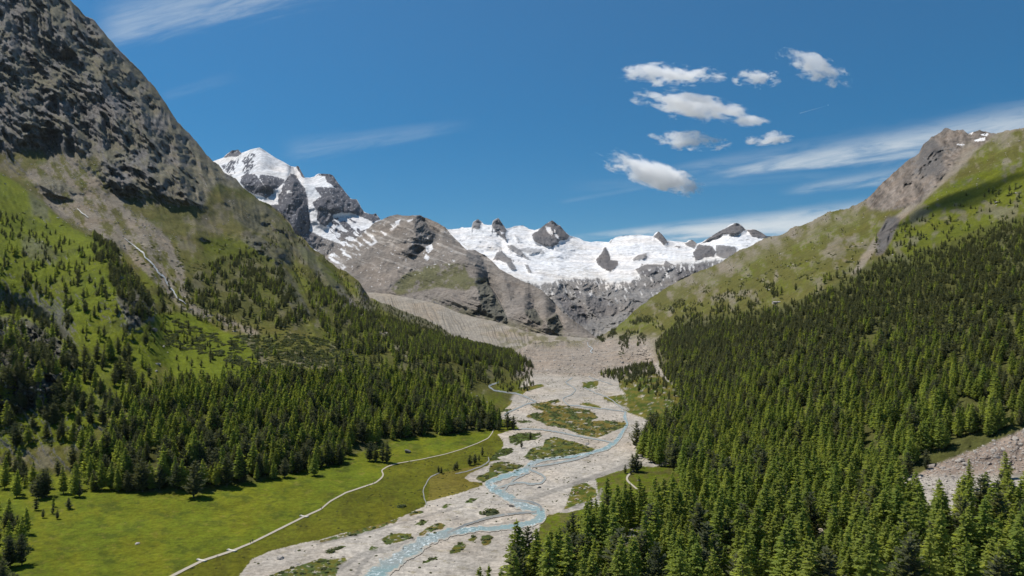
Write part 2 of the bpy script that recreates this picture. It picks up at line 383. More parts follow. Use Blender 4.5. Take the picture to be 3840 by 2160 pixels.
screeR = NL.warp_mask([(2700, 300), (2500, 325), (2470, 365), (2410, 430), (2330, 500), (2260, 560), (2210, 620), (2150, 700), (2140, 690), (2190, 610), (2230, 560), (2280, 520), (2340, 470), (2400, 400), (2440, 350)])
capR = sstep(dTop, 60, 5)*sstep(X, 1640, 1850)*(1-rockR)
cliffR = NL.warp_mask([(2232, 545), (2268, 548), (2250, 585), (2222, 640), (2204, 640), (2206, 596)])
brightR = NL.warp_mask([(2716, 330), (2576, 400), (2420, 450), (2300, 520), (2260, 560), (2230, 640), (2190, 690), (2716, 690)])
talus = NL.warp_mask([(2265, 1222), (2350, 1170), (2480, 1120), (2576, 1080), (2716, 1060), (2716, 1170), (2576, 1190), (2450, 1215), (2380, 1262)])
talus2 = NL.warp_mask([(1532, 1380), (1560, 1350), (1600, 1325), (1645, 1335), (1625, 1370), (1600, 1420), (1555, 1440)])
coneL = NL.warp_mask([(855, 735), (905, 770), (960, 820), (1035, 885), (1000, 882), (930, 815), (880, 770)])
morL = NL.warp_mask([(945, 745), (1290, 880), (1310, 900), (1230, 880), (1140, 856), (1040, 815), (960, 778)])
# --- relief (a fraction of the distance)
rockm = np.clip(rock_top + rock_mid*.6 + cliff*1.1 + rockR + cliffR + rockR2*.7, 0, 1.2)
RM = blur(rockm, 3)
q1 = fbm(X/240, Y/240, 3, 5)
u1 = X*.55+Y*.835; v1 = -X*.835+Y*.55
leftw = 1-sstep(X, 1250, 1350); rightw = sstep(X, 1500, 1650)
rel = ridged(u1/170+q1*.6, v1/56+q1, 6, 11, .60)-.5+.28*(ridged((X*.9+Y*.43)/80+q1, (-X*.43+Y*.9)/20+q1*2, 4, 13, .6)-.5)*blur(rock_top+cliff, 4)
relR = ridged((X*.75-Y*.66)/150+q1*.6, (X*.66+Y*.75)/70+q1, 6, 41, .55)-.5
fine = fbm(X/20, Y/20, 4, 15, .6)
relief = leftw*rel*(.018+.050*RM) + rightw*relR*(.014+.050*RM)
relief = relief + fine*(.0040+.009*RM)*np.clip(leftw+rightw, 0, 1)
NL.L = NL.L - relief*slope_m*sstep(dTop, -2, 30) + 0
# big ledges and the drop behind each
for ln, am in [([(0, 560), (60, 590), (150, 640), (200, 700)], .03), ([(-140, 760), (0, 790), (80, 800), (150, 850), (200, 905)], .17), ([(-140, 900), (20, 880), (100, 900), (160, 960)], .08), ([(620, 560), (700, 590), (780, 650)], .06), ([(740, 700), (800, 720), (860, 800)], .06), ([(480, 560), (560, 590), (640, 640)], .03), ([(640, 500), (720, 560), (800, 660)], .05), ([(300, 200), (360, 260), (420, 330)], .04), ([(265, 720), (330, 720), (388, 770)], .07), ([(560, 480), (640, 560), (740, 625)], .04),
               ([(590, 600), (650, 600), (740, 650)], .05), ([(690, 640), (740, 680), (790, 780)], .08), ([(800, 650), (850, 700), (905, 770)], .06), ([(905, 730), (950, 790)], .08),
               ([(60, 250), (160, 300), (260, 380)], .05), ([(260, 230), (360, 330), (450, 430), (540, 500)], .05), ([(2195, 500), (2240, 460), (2290, 420), (2330, 420)], .05), ([(2310, 400), (2345, 380), (2400, 400), (2430, 370)], .05), ([(2230, 530), (2290, 470), (2350, 440)], .06), ([(2200, 600), (2270, 550)], .06),
               ([(1480, 905), (1640, 880)], .0)]:
    NL.jump(ln, am, 5)
for pl, am in [([(255, 395), (300, 385), (345, 440), (350, 480), (300, 488), (262, 450)], .05), ([(370, 400), (430, 420), (455, 505), (420, 495), (375, 470)], .05), ([(450, 400), (490, 430), (512, 518), (470, 512), (450, 460)], .05),
               ([(60, 200), (110, 220), (135, 330), (105, 375), (70, 300)], .05), ([(130, 180), (190, 240), (235, 340), (225, 395), (170, 330)], .055), ([(250, 150), (300, 210), (340, 300), (310, 330), (260, 240)], .05), ([(350, 230), (400, 300), (440, 380), (410, 390), (360, 310)], .05),
               ([(0, 60), (50, 90), (90, 180), (60, 200), (10, 140)], .05), ([(150, 20), (190, 60), (225, 130), (200, 150), (155, 80)], .05), ([(600, 565), (660, 585), (740, 640), (700, 655), (640, 620)], .05), ([(690, 650), (745, 700), (782, 790), (740, 770), (700, 710)], .06),
               ([(800, 655), (860, 710), (905, 780), (870, 780), (815, 700)], .05), ([(905, 720), (948, 765), (955, 810), (925, 800)], .035), ([(655, 505), (700, 540), (760, 600), (740, 605), (690, 560)], .03), ([(240, 610), (310, 640), (385, 760), (386, 830), (330, 830), (280, 720)], .06),
               ([(60, 800), (150, 850), (205, 905), (180, 980), (120, 1000), (60, 900)], .08), ([(2313, 388), (2322, 363), (2347, 350), (2368, 370), (2382, 420), (2350, 445), (2325, 437), (2307, 413)], .03), ([(540, 440), (570, 470), (585, 520), (560, 510)], .03),
               ([(110, 450), (160, 455), (205, 485), (180, 500), (130, 490)], .035), ([(2235, 480), (2275, 460), (2290, 500), (2260, 520)], .02), ([(490, 560), (530, 575), (545, 610), (505, 600)], .02)]:
    NL.prow(pl, am)
# hummocky floor and the blocky debris fan
NL.L = NL.L + (1-slope_m)*fbm(X/50, Y/16, 4, 61, .6)*.0012
fanb = blur(fan.astype(float), 4)
NL.L = NL.L - fanb*(fbm(X/70, Y/18, 5, 91, .75)*.022+.01*fbm(X/8, Y/4, 3, 95, .7))
NL.finish(3.2)
# the river bed cut: banks of the channel
nrm = NL.normals(); nz = np.abs(nrm[..., 2])
# --- colour of the ground
def lay(C, m, c, a=1.0):
    m = (m*a)[..., None]; return C*(1-m)+np.asarray(c)*m
nA = fbm(X/36, Y/36, 6, 101, .62); nB = fbm(X/120, Y/90, 5, 111, .6); nC = fbm(X/9, Y/6, 4, 121, .7)
gr = GR_O*(1+.0*X[..., None])
C = gr.copy()
C = lay(C, sstep(nA+nB*.8, -.1, .35), GR_B, .55)
C = lay(C, sstep(nA-nB, .12, .4), SCREE, .5)
up_left = leftw*sstep(X*0+Y, 720, 520)*(1-shoulder)
C = lay(C, up_left, np.array((.095, .088, .036)), .55)
C = lay(C, up_left*sstep(nA, 0, .3), SCREE*.9, .45); C = lay(C, up_left*sstep(nC+nB, .1, .35), GR_D, .5)
C = lay(C, shoulder, GR_B*1.12, .75); C = lay(C, shoulder*sstep(nA, .05, .3), GR_D, .55)
C = lay(C, rightw*sstep(nA+nC*.4, .06, .26)*(1-sstep(dTop, 200, 300)), SCREE, .5)
C = lay(C, rightw*sstep(dTop, 60, 260), np.array((.092, .088, .030)), .7)
C = lay(C, brightR, GR_B*.95, .6); C = lay(C, brightR*sstep(nA, .0, .3), GR_D*1.1, .5); C = lay(C, brightR*sstep(nA-nB, .15, .35), SCREE*.8, .5)
C = lay(C, NL.warp_mask([(375, 790), (470, 785), (620, 860), (660, 925), (560, 955), (450, 960), (395, 900)]), GR_B*1.05, .9)
C = lay(C, NL.warp_mask([(740, 600), (800, 650), (920, 745), (900, 750), (820, 700), (760, 650)])*sstep(nA, -.3, .1), GR_B*.8, .8)
C = lay(C, NL.warp_mask([(500, 600), (620, 600), (700, 660), (640, 650), (520, 640)]), GR_B*.8, .6)
C = lay(C, np.clip(scree, 0, 1)*sstep(nC*.6+nA+fbm(v1/20, u1/120, 4, 19), -.28, .12), SCREE*1.05, .9)
C = lay(C, capR*sstep(nA, -.35, .1), SCREE*1.05, .75)
C = lay(C, screeR, SCREE*1.15, .9)
C = lay(C, coneL, SCREE, .9); C = lay(C, morL, np.array((.105, .10, .065)), .8)
rockcol = ROCK*(1+.6*nA[..., None]+.7*nC[..., None])
rc = lay(rockcol, sstep(nz, .30, .62)*sstep(nB+nA, -.4, .2), np.array((.12, .112, .062)), .7)
rc = rc*(1-.45*np.clip(cliff, 0, 1)[..., None])  # dark cliff rock, plus the shade of its faces put into the colour
C = C*(1-np.clip(rock_top+rock_mid+cliff, 0, 1)[..., None]) + rc*np.clip(rock_top+rock_mid+cliff, 0, 1)[..., None]
rr = np.array((.15, .128, .110))*(1+.4*nA[..., None]+.9*nC[..., None]+.9*(ridged(u1/60, v1/30, 4, 17, .6)-.5)[..., None])
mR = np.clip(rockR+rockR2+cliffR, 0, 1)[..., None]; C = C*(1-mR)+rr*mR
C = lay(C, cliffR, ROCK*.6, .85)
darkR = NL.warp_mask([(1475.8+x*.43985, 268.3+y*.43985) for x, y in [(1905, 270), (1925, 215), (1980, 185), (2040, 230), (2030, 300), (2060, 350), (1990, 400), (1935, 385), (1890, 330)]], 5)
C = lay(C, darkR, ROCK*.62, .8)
for pl in ([(2215, 195), (2250, 180), (2280, 175), (2275, 195), (2240, 200)], [(2100, 214), (2165, 216), (2150, 223)], [(2180, 158), (2215, 140), (2205, 158)], [(2245, 160), (2300, 150), (2290, 168)]): C = lay(C, inpoly(X, Y, [(1475.8+x*.43985, 268.3+y*.43985) for x, y in pl]).astype(float), SNOW, 1)
steep = sstep(nz, .52, .30)*slope_m*(1-fanb)
C = lay(C, steep, ROCK*1.15, .75)
# forest floor darker
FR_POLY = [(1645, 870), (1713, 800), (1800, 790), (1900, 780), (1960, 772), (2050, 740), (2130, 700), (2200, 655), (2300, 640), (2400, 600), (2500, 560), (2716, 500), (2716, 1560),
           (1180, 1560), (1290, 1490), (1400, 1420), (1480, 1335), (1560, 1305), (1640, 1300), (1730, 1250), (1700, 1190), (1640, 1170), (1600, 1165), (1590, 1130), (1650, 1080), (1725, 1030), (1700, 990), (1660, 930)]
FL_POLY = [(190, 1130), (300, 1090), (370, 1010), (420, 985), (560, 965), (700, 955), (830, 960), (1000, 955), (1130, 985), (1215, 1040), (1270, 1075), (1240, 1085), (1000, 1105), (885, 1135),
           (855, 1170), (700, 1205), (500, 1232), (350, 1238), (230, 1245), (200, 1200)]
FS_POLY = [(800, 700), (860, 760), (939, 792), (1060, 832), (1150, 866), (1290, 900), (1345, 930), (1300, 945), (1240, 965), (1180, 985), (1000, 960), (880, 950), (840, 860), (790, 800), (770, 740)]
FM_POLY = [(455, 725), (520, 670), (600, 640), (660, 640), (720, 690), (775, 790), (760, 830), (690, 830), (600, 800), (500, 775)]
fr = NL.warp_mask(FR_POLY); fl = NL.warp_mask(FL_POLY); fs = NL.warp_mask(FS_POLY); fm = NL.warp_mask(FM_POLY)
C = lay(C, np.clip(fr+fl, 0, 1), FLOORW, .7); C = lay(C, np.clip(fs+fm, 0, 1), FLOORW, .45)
C = lay(C, talus, np.array((.255, .20, .162)), 1); C = lay(C, talus2, np.array((.20, .16, .125)), 1)
# --- the flat valley bottom
flat = 1-sstep(upl, -4, 14)
left_of_river = [(-300, 1700), (560, 1600), (601, 1449), (633, 1407), (682, 1385), (773, 1363), (805, 1358), (859, 1342), (905, 1334), (996, 1306), (1068, 1274), (1074, 1262), (1151, 1242), (1211, 1222), (1215, 1214), (1187, 1212),
                 (1169, 1204), (1179, 1192), (1227, 1171), (1232, 1162), (1251, 1157), (1255, 1143), (1267, 1119), (1263, 1107), (1253, 1093), (1283, 1083), (1306, 1079), (1290, 1060), (1200, 1040), (-300, 1000)]
G = np.zeros_like(C)+GRAV
G = G*(1+.16*nC[..., None]+.12*nA[..., None]+.20*fbm(X/30, Y/4, 4, 133, .7)[..., None])
G = lay(G, sstep(fbm((X+2*Y)/90, (Y-.18*X)/6, 5, 131, .6), .05, .3), GRAV_D*1.25, .6)
G = lay(G, sstep(fbm(X/45, Y/9, 5, 141, .7), .16, .36), GR_Y*.9, .35)
W6 = Layer.warp_mask
NLx, NLy = X+4*fbm(X/12, Y/7, 5, 151, .65), Y+2.2*fbm(X/12, Y/7, 5, 161, .65)
def fmask(poly, k=0):
    m = inpoly(NLx, NLy, poly).astype(float); return blur(m, 1) if k else m
grassL = fmask(left_of_river)
mead = np.zeros_like(C)+GR_B
mead = lay(mead, sstep(nB+nA*.6, -.25, .3), np.array((.120, .124, .008)), .65)
mead = lay(mead, sstep(fbm(X/60, Y/22, 5, 171, .65), .0, .3), GR_D*1.15, .7); mead = lay(mead, sstep(fbm(X/26, Y/9, 5, 173, .7), .15, .35), np.array((.15, .13, .035)), .5)
pathx = [(-200, 1750), (430, 1449), (507, 1411), (583, 1386), (632, 1367), (700, 1332), (760, 1302), (808, 1281), (830, 1262), (870, 1240), (945, 1215), (963, 1192), (960, 1182), (1000, 1165), (1060, 1155), (1160, 1130), (1228, 1103), (1243, 1078)]
below_path = fmask(pathx+[(1270, 1078), (1300, 1200), (1100, 1500), (500, 1750)])
mead = lay(mead, below_path, np.array((.088, .084, .006)), .55)
mead = lay(mead, below_path*sstep(nA+nC*.6, .0, .3), np.array((.058, .058, .010)), .55)
mead = lay(mead, fmask(c6([(690, 820), (760, 800), (950, 760), (1060, 740), (940, 810), (915, 835), (1000, 860), (1020, 880), (880, 930), (680, 980), (690, 900)])), GR_Y, .65)
mead = lay(mead, np.exp(-((X-700)/200)**2)*sstep(Y, 1340, 1380)*0, GR_Y, .0)
G = G*(1-grassL[..., None])+mead*grassL[..., None]
ISL = [(c6([(1330, 365), (1420, 350), (1500, 330), (1520, 345), (1480, 365), (1560, 375), (1700, 400), (1740, 430), (1760, 450), (1700, 470), (1800, 465), (1950, 480), (1930, 505), (1880, 525), (1750, 578), (1690, 565), (1650, 560), (1560, 520), (1430, 500), (1400, 478),
            (1300, 440), (1340, 420), (1420, 410), (1360, 390)]), 'y'),
       (c6([(1190, 570), (1260, 545), (1385, 548), (1400, 562), (1370, 585), (1280, 600), (1240, 625), (1200, 610)]), 'g'),
       (c6([(1420, 590), (1480, 570), (1560, 590), (1640, 610), (1740, 645), (1730, 668), (1640, 690), (1480, 712), (1350, 727), (1290, 700), (1340, 640), (1410, 625)]), 'm'),
       (c6([(1070, 740), (1150, 725), (1220, 745), (1325, 750), (1320, 780), (1200, 810), (1040, 858), (985, 840), (1000, 815), (1070, 790)]), 'm'),
       (c6([(1130, 650), (1200, 640), (1225, 665), (1170, 690), (1110, 700), (1150, 712), (1110, 720), (1070, 715), (1100, 680)]), 'g'),
       (c6([(1880, 200), (1990, 160), (2120, 165), (2291, 280), (2400, 420), (2291, 440), (2080, 465), (1980, 430), (1910, 400), (1960, 395), (1880, 360), (1800, 340), (1790, 320), (1930, 300), (1890, 250)]), 'o'),
       (c6([(960, 290), (1100, 290), (1150, 320), (1220, 340), (1200, 370), (1150, 410), (1100, 380)]), 'o'),
       (c6([(1100, 275), (1180, 250), (1250, 262), (1400, 235), (1420, 250), (1300, 285), (1280, 305), (1200, 285)]), 'o'),
       (c6([(1600, 870), (1680, 860), (1740, 900), (1755, 940), (1640, 1000), (1540, 1030), (1560, 980)]), 'o'),
       (c6([(1330, 1270), (1370, 1220), (1400, 1150), (1420, 1080), (1440, 1062), (1520, 1060), (1720, 1010), (1800, 1100), (1450, 1350)]), 'b'),
       (c6([(1740, 835), (1870, 790), (2000, 755), (2100, 760), (2291, 730), (2350, 900), (2100, 1100), (1760, 960), (1750, 880)]), 'b'),
       ([(1360, 1312), (1400, 1290), (1450, 1290), (1500, 1275), (1600, 1268), (1720, 1400), (1720, 1700), (1150, 1700), (1215, 1480), (1330, 1400), (1352, 1360)], 'b'),
       (c6([(2080, 560), (2180, 540), (2200, 570), (2100, 590)]), 'b'), (c6([(1650, 355), (1700, 355), (1780, 380), (1770, 392), (1640, 365)]), 'o'),
       (c6([(1240, 470), (1300, 465), (1350, 480), (1260, 482)]), 'g'), (c6([(1140, 400), (1200, 390), (1210, 405), (1150, 415)]), 'g'),
       (c6([(1660, 225), (1760, 215), (1750, 265), (1660, 262)]), 'o'),
       (c6([(625, 1180), (680, 1140), (760, 1110), (795, 1130), (760, 1165), (700, 1195), (630, 1205)]), 'y'),
       (c6([(385, 1220), (430, 1190), (480, 1178), (575, 1180), (578, 1212), (500, 1235), (420, 1252)]), 'm'),
       (c6([(590, 1125), (640, 1098), (690, 1098), (640, 1132)]), 'g'), (c6([(820, 1295), (850, 1255), (900, 1232), (928, 1260), (880, 1300), (820, 1310)]), 'm'),
       (c6([(930, 1220), (975, 1195), (995, 1205), (970, 1238)]), 'm'), (c6([(1020, 1200), (1060, 1188), (1095, 1200), (1070, 1250), (1030, 1258), (1015, 1230)]), 'y'),
       (c6([(640, 1368), (700, 1335), (755, 1325), (720, 1350), (650, 1372)]), 'g'), (c6([(310, 1290), (320, 1260), (370, 1268), (360, 1290)]), 'g'),
       (c6([(-90, 1370), (0, 1338), (80, 1345), (160, 1330), (175, 1358), (120, 1380), (100, 1449), (-100, 1480), (-400, 1480), (-250, 1420)]), 'm'),
       (c6([(1065, 1062), (1090, 1045), (1130, 1045), (1135, 1062), (1075, 1075)]), 'g'),
       (c6([(765, 1015), (800, 992), (835, 995), (790, 1022)]), 'g'), (c6([(912, 990), (950, 958), (1008, 955), (960, 985)]), 'g'), (c6([(90, 1285), (120, 1260), (172, 1258), (120, 1285)]), 'g'),
       (c6([(410, 1112), (500, 1085), (470, 1118)]), 'y'), (c6([(560, 1050), (640, 1035), (650, 1050), (570, 1070)]), 'y'), (c6([(0, 1225), (300, 1140), (480, 1095), (400, 1140), (200, 1195), (0, 1245)]), 'y'),
       ]
isl_mask = np.zeros_like(X); shrub_mask = np.zeros_like(X)
for pl, kd in ISL:
    m = fmask(pl)*(1-.9*sstep(fbm(X/20, Y/6, 5, 193, .65), .22, .3)*(kd != 'b')); isl_mask = np.maximum(isl_mask, m)
    n_ = sstep(fbm(X/22, Y/9, 4, 181, .6), -.12, .12)[..., None]
    ca, cb = {'y': (GR_Y*.8, SHR*1.2), 'g': (SHR*1.35, GR_D), 'm': (np.array((.095, .092, .018)), SHR*1.2), 'o': (np.array((.120, .106, .022)), GR_D*1.3), 'b': (GR_B*.95, GR_O)}[kd]
    mm = ca*n_+cb*(1-n_); G = G*(1-m[..., None])+mm*m[..., None]
    if kd in 'gmy': shrub_mask = np.maximum(shrub_mask, m*(1-n_[..., 0]*(0 if kd == 'g' else 1)))
# dry grey channels
def ribbon_mask(pts, wd):
    out = np.zeros_like(X)
    for (x0, y0), (x1, y1) in zip(pts[:-1], pts[1:]):
        bb = (X > min(x0, x1)-12) & (X < max(x0, x1)+12) & (Y > min(y0, y1)-12) & (Y < max(y0, y1)+12)
        xs, ys = NLx[bb], NLy[bb]; dx, dy_ = x1-x0, y1-y0; L2 = dx*dx+dy_*dy_+1e-6
        t = np.clip(((xs-x0)*dx+(ys-y0)*dy_)/L2, 0, 1)
        d = np.hypot(xs-x0-t*dx, (ys-y0-t*dy_)*1.0)
        out[bb] = np.maximum(out[bb], 1-sstep(d, wd*.5, wd))
    return out
CH = [(c6([(1240, 985), (1330, 965), (1450, 920), (1600, 870), (1800, 800), (1960, 745)]), 7), (c6([(0, 1245), (250, 1190), (500, 1120), (700, 1060), (900, 1010)]), 4),
      (c6([(580, 1210), (700, 1200), (780, 1170), (1100, 1130), (1300, 1090)]), 5), (c6([(120, 1400), (250, 1320), (420, 1280), (560, 1240), (640, 1215)]), 9),
      (c6([(230, 1449), (260, 1380), (330, 1310)]), 8), (c6([(1540, 1040), (1650, 1000), (1760, 960), (1780, 900)]), 5),
      (c6([(350, 1449), (560, 1310), (640, 1230)]), 12), (c6([(830, 1180), (1000, 1110), (1150, 1060), (1300, 1040)]), 6)]
for pl, wd in CH: G = lay(G, ribbon_mask(pl, wd), GRAV_D, .75)
for pl in ([(1100, 860), (1220, 815), (1330, 760), (1420, 740), (1430, 790), (1370, 830), (1400, 870), (1300, 900), (1180, 915), (1060, 880)], [(1200, 960), (1300, 985), (1400, 1030), (1400, 1060), (1300, 1040), (1220, 1010)], [(1330, 735), (1500, 710), (1700, 690), (1800, 670), (1640, 715), (1440, 770)], [(1060, 262), (1130, 270), (1230, 300), (1330, 330), (1380, 350), (1250, 320), (1100, 290)]):
    G = lay(G, fmask(c6(pl))*sstep(fbm(X/16, Y/5, 4, 191, .6), -.25, .05), GRAV_D*1.15, .6)
C = C*(1-flat[..., None])+G*flat[..., None]
fanc = (np.array((.255, .22, .185)))*(1+.22*nC[..., None]+.12*nA[..., None])
C = C*(1-fanb[..., None])+fanc*fanb[..., None]
C = lay(C, fanb*(1-sstep(dTop, 4, 26))*sstep(X, 1320, 1380)*sstep(nA, -.3, .1), GR_O, .6)
C = C*(1+.26*fbm(X/4.5, Y/3.5, 3, 401, .8)+.10*fbm(X/15, Y/9, 3, 405, .7))[..., None]
C = np.clip(C, .01, .9)
rk_attr = np.clip(RM*.8+np.clip(scree+screeR+talus+talus2+capR, 0, 1)*.5+steep*.6+fanb*.6+.15, 0, 1)*np.maximum(1-flat*.75, 0)
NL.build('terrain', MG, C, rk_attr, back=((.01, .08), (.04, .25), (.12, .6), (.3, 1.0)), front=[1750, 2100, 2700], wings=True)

# ------------------------------------------------------------------ the pale lateral moraine
M0 = [(860, 790, 2700), (939, 805, 2450), (1029, 830, 2250), (1180, 885, 2050), (1300, 905, 1930), (1400, 885, 2000), (1500, 866, 2150)]
M1 = [(860, 752, 2950), (939, 752, 2950), (1029, 775, 2700), (1180, 836, 2380), (1300, 866, 2200), (1400, 868, 2180), (1500, 862, 2220)]
M2 = [(860, 732, 3200), (939, 736, 3120), (984, 740, 3030), (1029, 749, 2930), (1075, 758, 2850), (1108, 767, 2780), (1150, 786, 2700), (1195, 798, 2620), (1240, 807, 2550), (1285, 819, 2480),
      (1330, 837, 2400), (1375, 846, 2350), (1420, 851, 2320), (1500, 855, 2300)]
ML = Layer(860, 1500, 420, [M0, M1, M2], 110, soft=1, smx=.35)
X, Y = ML.X, ML.Y; dt = Y-ML.top[None]
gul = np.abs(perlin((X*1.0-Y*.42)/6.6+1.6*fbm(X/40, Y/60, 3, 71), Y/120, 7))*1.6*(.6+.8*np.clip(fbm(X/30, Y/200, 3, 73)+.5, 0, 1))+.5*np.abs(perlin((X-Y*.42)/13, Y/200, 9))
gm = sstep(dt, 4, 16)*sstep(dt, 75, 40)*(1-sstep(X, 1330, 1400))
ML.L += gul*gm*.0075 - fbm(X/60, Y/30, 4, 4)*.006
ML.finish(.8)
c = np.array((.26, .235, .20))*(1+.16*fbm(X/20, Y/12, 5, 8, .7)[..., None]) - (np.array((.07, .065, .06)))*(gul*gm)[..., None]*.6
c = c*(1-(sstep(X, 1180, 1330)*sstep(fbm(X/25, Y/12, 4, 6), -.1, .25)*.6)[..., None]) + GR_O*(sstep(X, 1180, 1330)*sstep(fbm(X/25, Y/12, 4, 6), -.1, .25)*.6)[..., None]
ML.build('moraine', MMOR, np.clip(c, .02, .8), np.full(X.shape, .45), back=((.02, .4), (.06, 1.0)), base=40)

# ------------------------------------------------------------------ the grey mountain in the middle
def c3(pts): return cc(pts, 939.1, 469.6, .30094)
def c2(pts): return cc(pts, 469.6, 322, .28698)
D0 = [(740, 800, 3200), (939, 790, 3250), (1100, 830, 3100), (1240, 850, 2800), (1400, 875, 2550), (1510, 875, 2480)]
D1 = [(740, 720, 3900), (939, 710, 3700), (1100, 720, 3600), (1240, 750, 3250), (1400, 800, 2900), (1510, 862, 2560)]
D1b = [(740, 690, 4200), (939, 630, 4300), (1050, 610, 4450), (1120, 630, 4100), (1200, 680, 3700), (1280, 730, 3400), (1400, 790, 2980), (1510, 858, 2600)]
D2t = [(740, 672), (780, 655), (830, 640), (880, 612), (915, 585), (940, 562), (957, 554), (975, 546), (999, 539), (1012, 542), (1030, 543), (1045, 541), (1059, 542), (1068, 547), (1081, 551), (1100, 560), (1120, 572), (1135, 590), (1150, 605),
       (1174, 629), (1195, 629), (1207, 636), (1219, 641), (1240, 659), (1258, 677), (1279, 689), (1315, 707), (1360, 728), (1390, 755), (1409, 780), (1436, 801), (1469, 825), (1499, 849), (1510, 855)]
D2 = [(x, y, float(np.interp(x, [740, 957, 1060, 1120, 1174, 1258, 1360, 1436, 1510], [4600, 5000, 5000, 4700, 4350, 3900, 3450, 3050, 2650]))) for x, y in D2t]
DL = Layer(740, 1510, 500, [D0, D1, D1b, D2], 210, soft=2, smx=.9)
X, Y = DL.X, DL.Y; dt = Y-DL.top[None]
# relief: strata dipping down-left on the summit, blocky below, big dark gully below the peak
strat = fbm((X*.35-Y*.94)/9, (X*.94+Y*.35)/110, 4, 3, .6)
rd = ridged((X*.8-Y*.6)/90, (X*.6+Y*.8)/70, 6, 13, .58)-.5
dark = DL.warp_mask(c3([(350, 270), (410, 250), (470, 340), (555, 370), (540, 440), (470, 520), (430, 500), (390, 580), (330, 560), (270, 600), (260, 540), (330, 480), (370, 430), (345, 340)]), 5)
low_cliff = np.maximum.reduce([DL.warp_mask(c3([(860, 790), (960, 800), (1010, 900), (1100, 1050), (1120, 1140), (1060, 1130), (960, 1090), (840, 1070), (900, 1000), (880, 900)])),
                               DL.warp_mask(c3([(1260, 1030), (1350, 1020), (1420, 1130), (1400, 1170), (1300, 1110)])), DL.warp_mask(c3([(1440, 1110), (1530, 1060), (1590, 1180), (1570, 1225), (1470, 1200)]))])
toprock = DL.warp_mask(c3([(780, 530), (870, 530), (930, 620), (920, 680), (870, 640), (800, 620)]))
DL.L -= rd*(.014+.03*(low_cliff+dark)) + strat*.0060*(1-low_cliff)
DL.jump(c3([(340, 360), (400, 280), (480, 360), (560, 400)]), .05)
DL.jump(c3([(850, 830), (950, 800), (1060, 960), (1110, 1080)]), .09)
DL.jump(c3([(1260, 1040), (1350, 1030), (1430, 1120)]), .05); DL.jump(c3([(1440, 1120), (1530, 1060), (1600, 1190)]), .07)
DL.jump(c3([(100, 880), (400, 860), (560, 850), (780, 880)]), .02)
DL.L += blur(dark+low_cliff+toprock, 2)*.012
for pl, am in [([(350, 270), (410, 250), (470, 340), (560, 370), (540, 440), (470, 520), (400, 500), (350, 420)], .05), ([(270, 540), (340, 480), (390, 580), (330, 570)], .03), ([(860, 790), (960, 800), (1060, 960), (1115, 1130), (1060, 1130), (900, 1000)], .06), ([(1265, 1030), (1345, 1030), (1425, 1150), (1380, 1150), (1290, 1080)], .04),
               ([(1450, 1120), (1530, 1065), (1590, 1210), (1540, 1225), (1470, 1190)], .05), ([(780, 530), (850, 530), (930, 620), (915, 670), (820, 620)], .03), ([(640, 870), (700, 880), (760, 1000), (700, 980)], .02), ([(1100, 780), (1150, 800), (1200, 930), (1150, 940)], .015)]: DL.prow(c3(pl), am)
DL.finish(1.6)
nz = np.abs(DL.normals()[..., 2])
nA = fbm(X/30, Y/30, 6, 21, .65); nC = fbm(X/6, Y/6, 4, 22, .7)
c = np.zeros(X.shape+(3,))+np.array((.19, .168, .148)); c *= (1+.18*nA+.2*nC)[..., None]
c = lay(c, sstep(strat+nA*.4, .05, .3)*(1-sstep(Y, 640, 720)), np.array((.33, .305, .28)), .8)
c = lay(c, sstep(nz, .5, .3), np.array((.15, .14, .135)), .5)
gz = DL.warp_mask(c3([(150, 850), (250, 740), (480, 650), (760, 640), (800, 760), (960, 760), (960, 800), (760, 870), (560, 840), (400, 870), (200, 910)]))*sstep(nA+nC*.5, -.35, .0)
c = lay(c, gz, np.array((.090, .092, .030)), .8)
lowg = sstep(Y-np.interp(X, [940, 1100, 1300, 1510], [760, 740, 800, 850]), 0, 25)*sstep(nA, -.25, .15)
c = lay(c, lowg, np.array((.078, .080, .034)), .6)
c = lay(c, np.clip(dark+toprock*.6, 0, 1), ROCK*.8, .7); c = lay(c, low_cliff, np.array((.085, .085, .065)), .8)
# snow patches in the hollows on the upper left flank
sn = DL.warp_mask([(740, 655), (860, 600), (960, 560), (1010, 560), (960, 600), (900, 650), (850, 690), (740, 700)])*sstep(fbm((X*.5-Y*.86)/10, (X*.86+Y*.5)/38, 4, 25, .6), .08, .2)
sn = np.maximum(sn, inpoly(DL.wx, DL.wy, [(740, 640), (1130, 560), (1160, 660), (900, 740), (740, 720)])*sstep(fbm(X/9, Y/6, 3, 29, .5), .42, .5))
for pl in [[(440, 500), (490, 480), (500, 520), (460, 560), (440, 540)], [(420, 600), (440, 560), (470, 590), (460, 612)], [(180, 290), (230, 270), (210, 310), (190, 330)], [(280, 280), (330, 270), (330, 280), (290, 300)], [(150, 560), (175, 560), (160, 570)],
           [(495, 650), (525, 645), (520, 652)], [(665, 615), (685, 620), (670, 628)]]:
    sn = np.maximum(sn, inpoly(X, Y, c3(pl)))
c = lay(c, sn, SNOW, .95)
DL.build('mountain', MMID, np.clip(c, .02, .9), np.clip(.6+low_cliff*.3+dark*.3-sn*.5, 0, 1), base=-100)

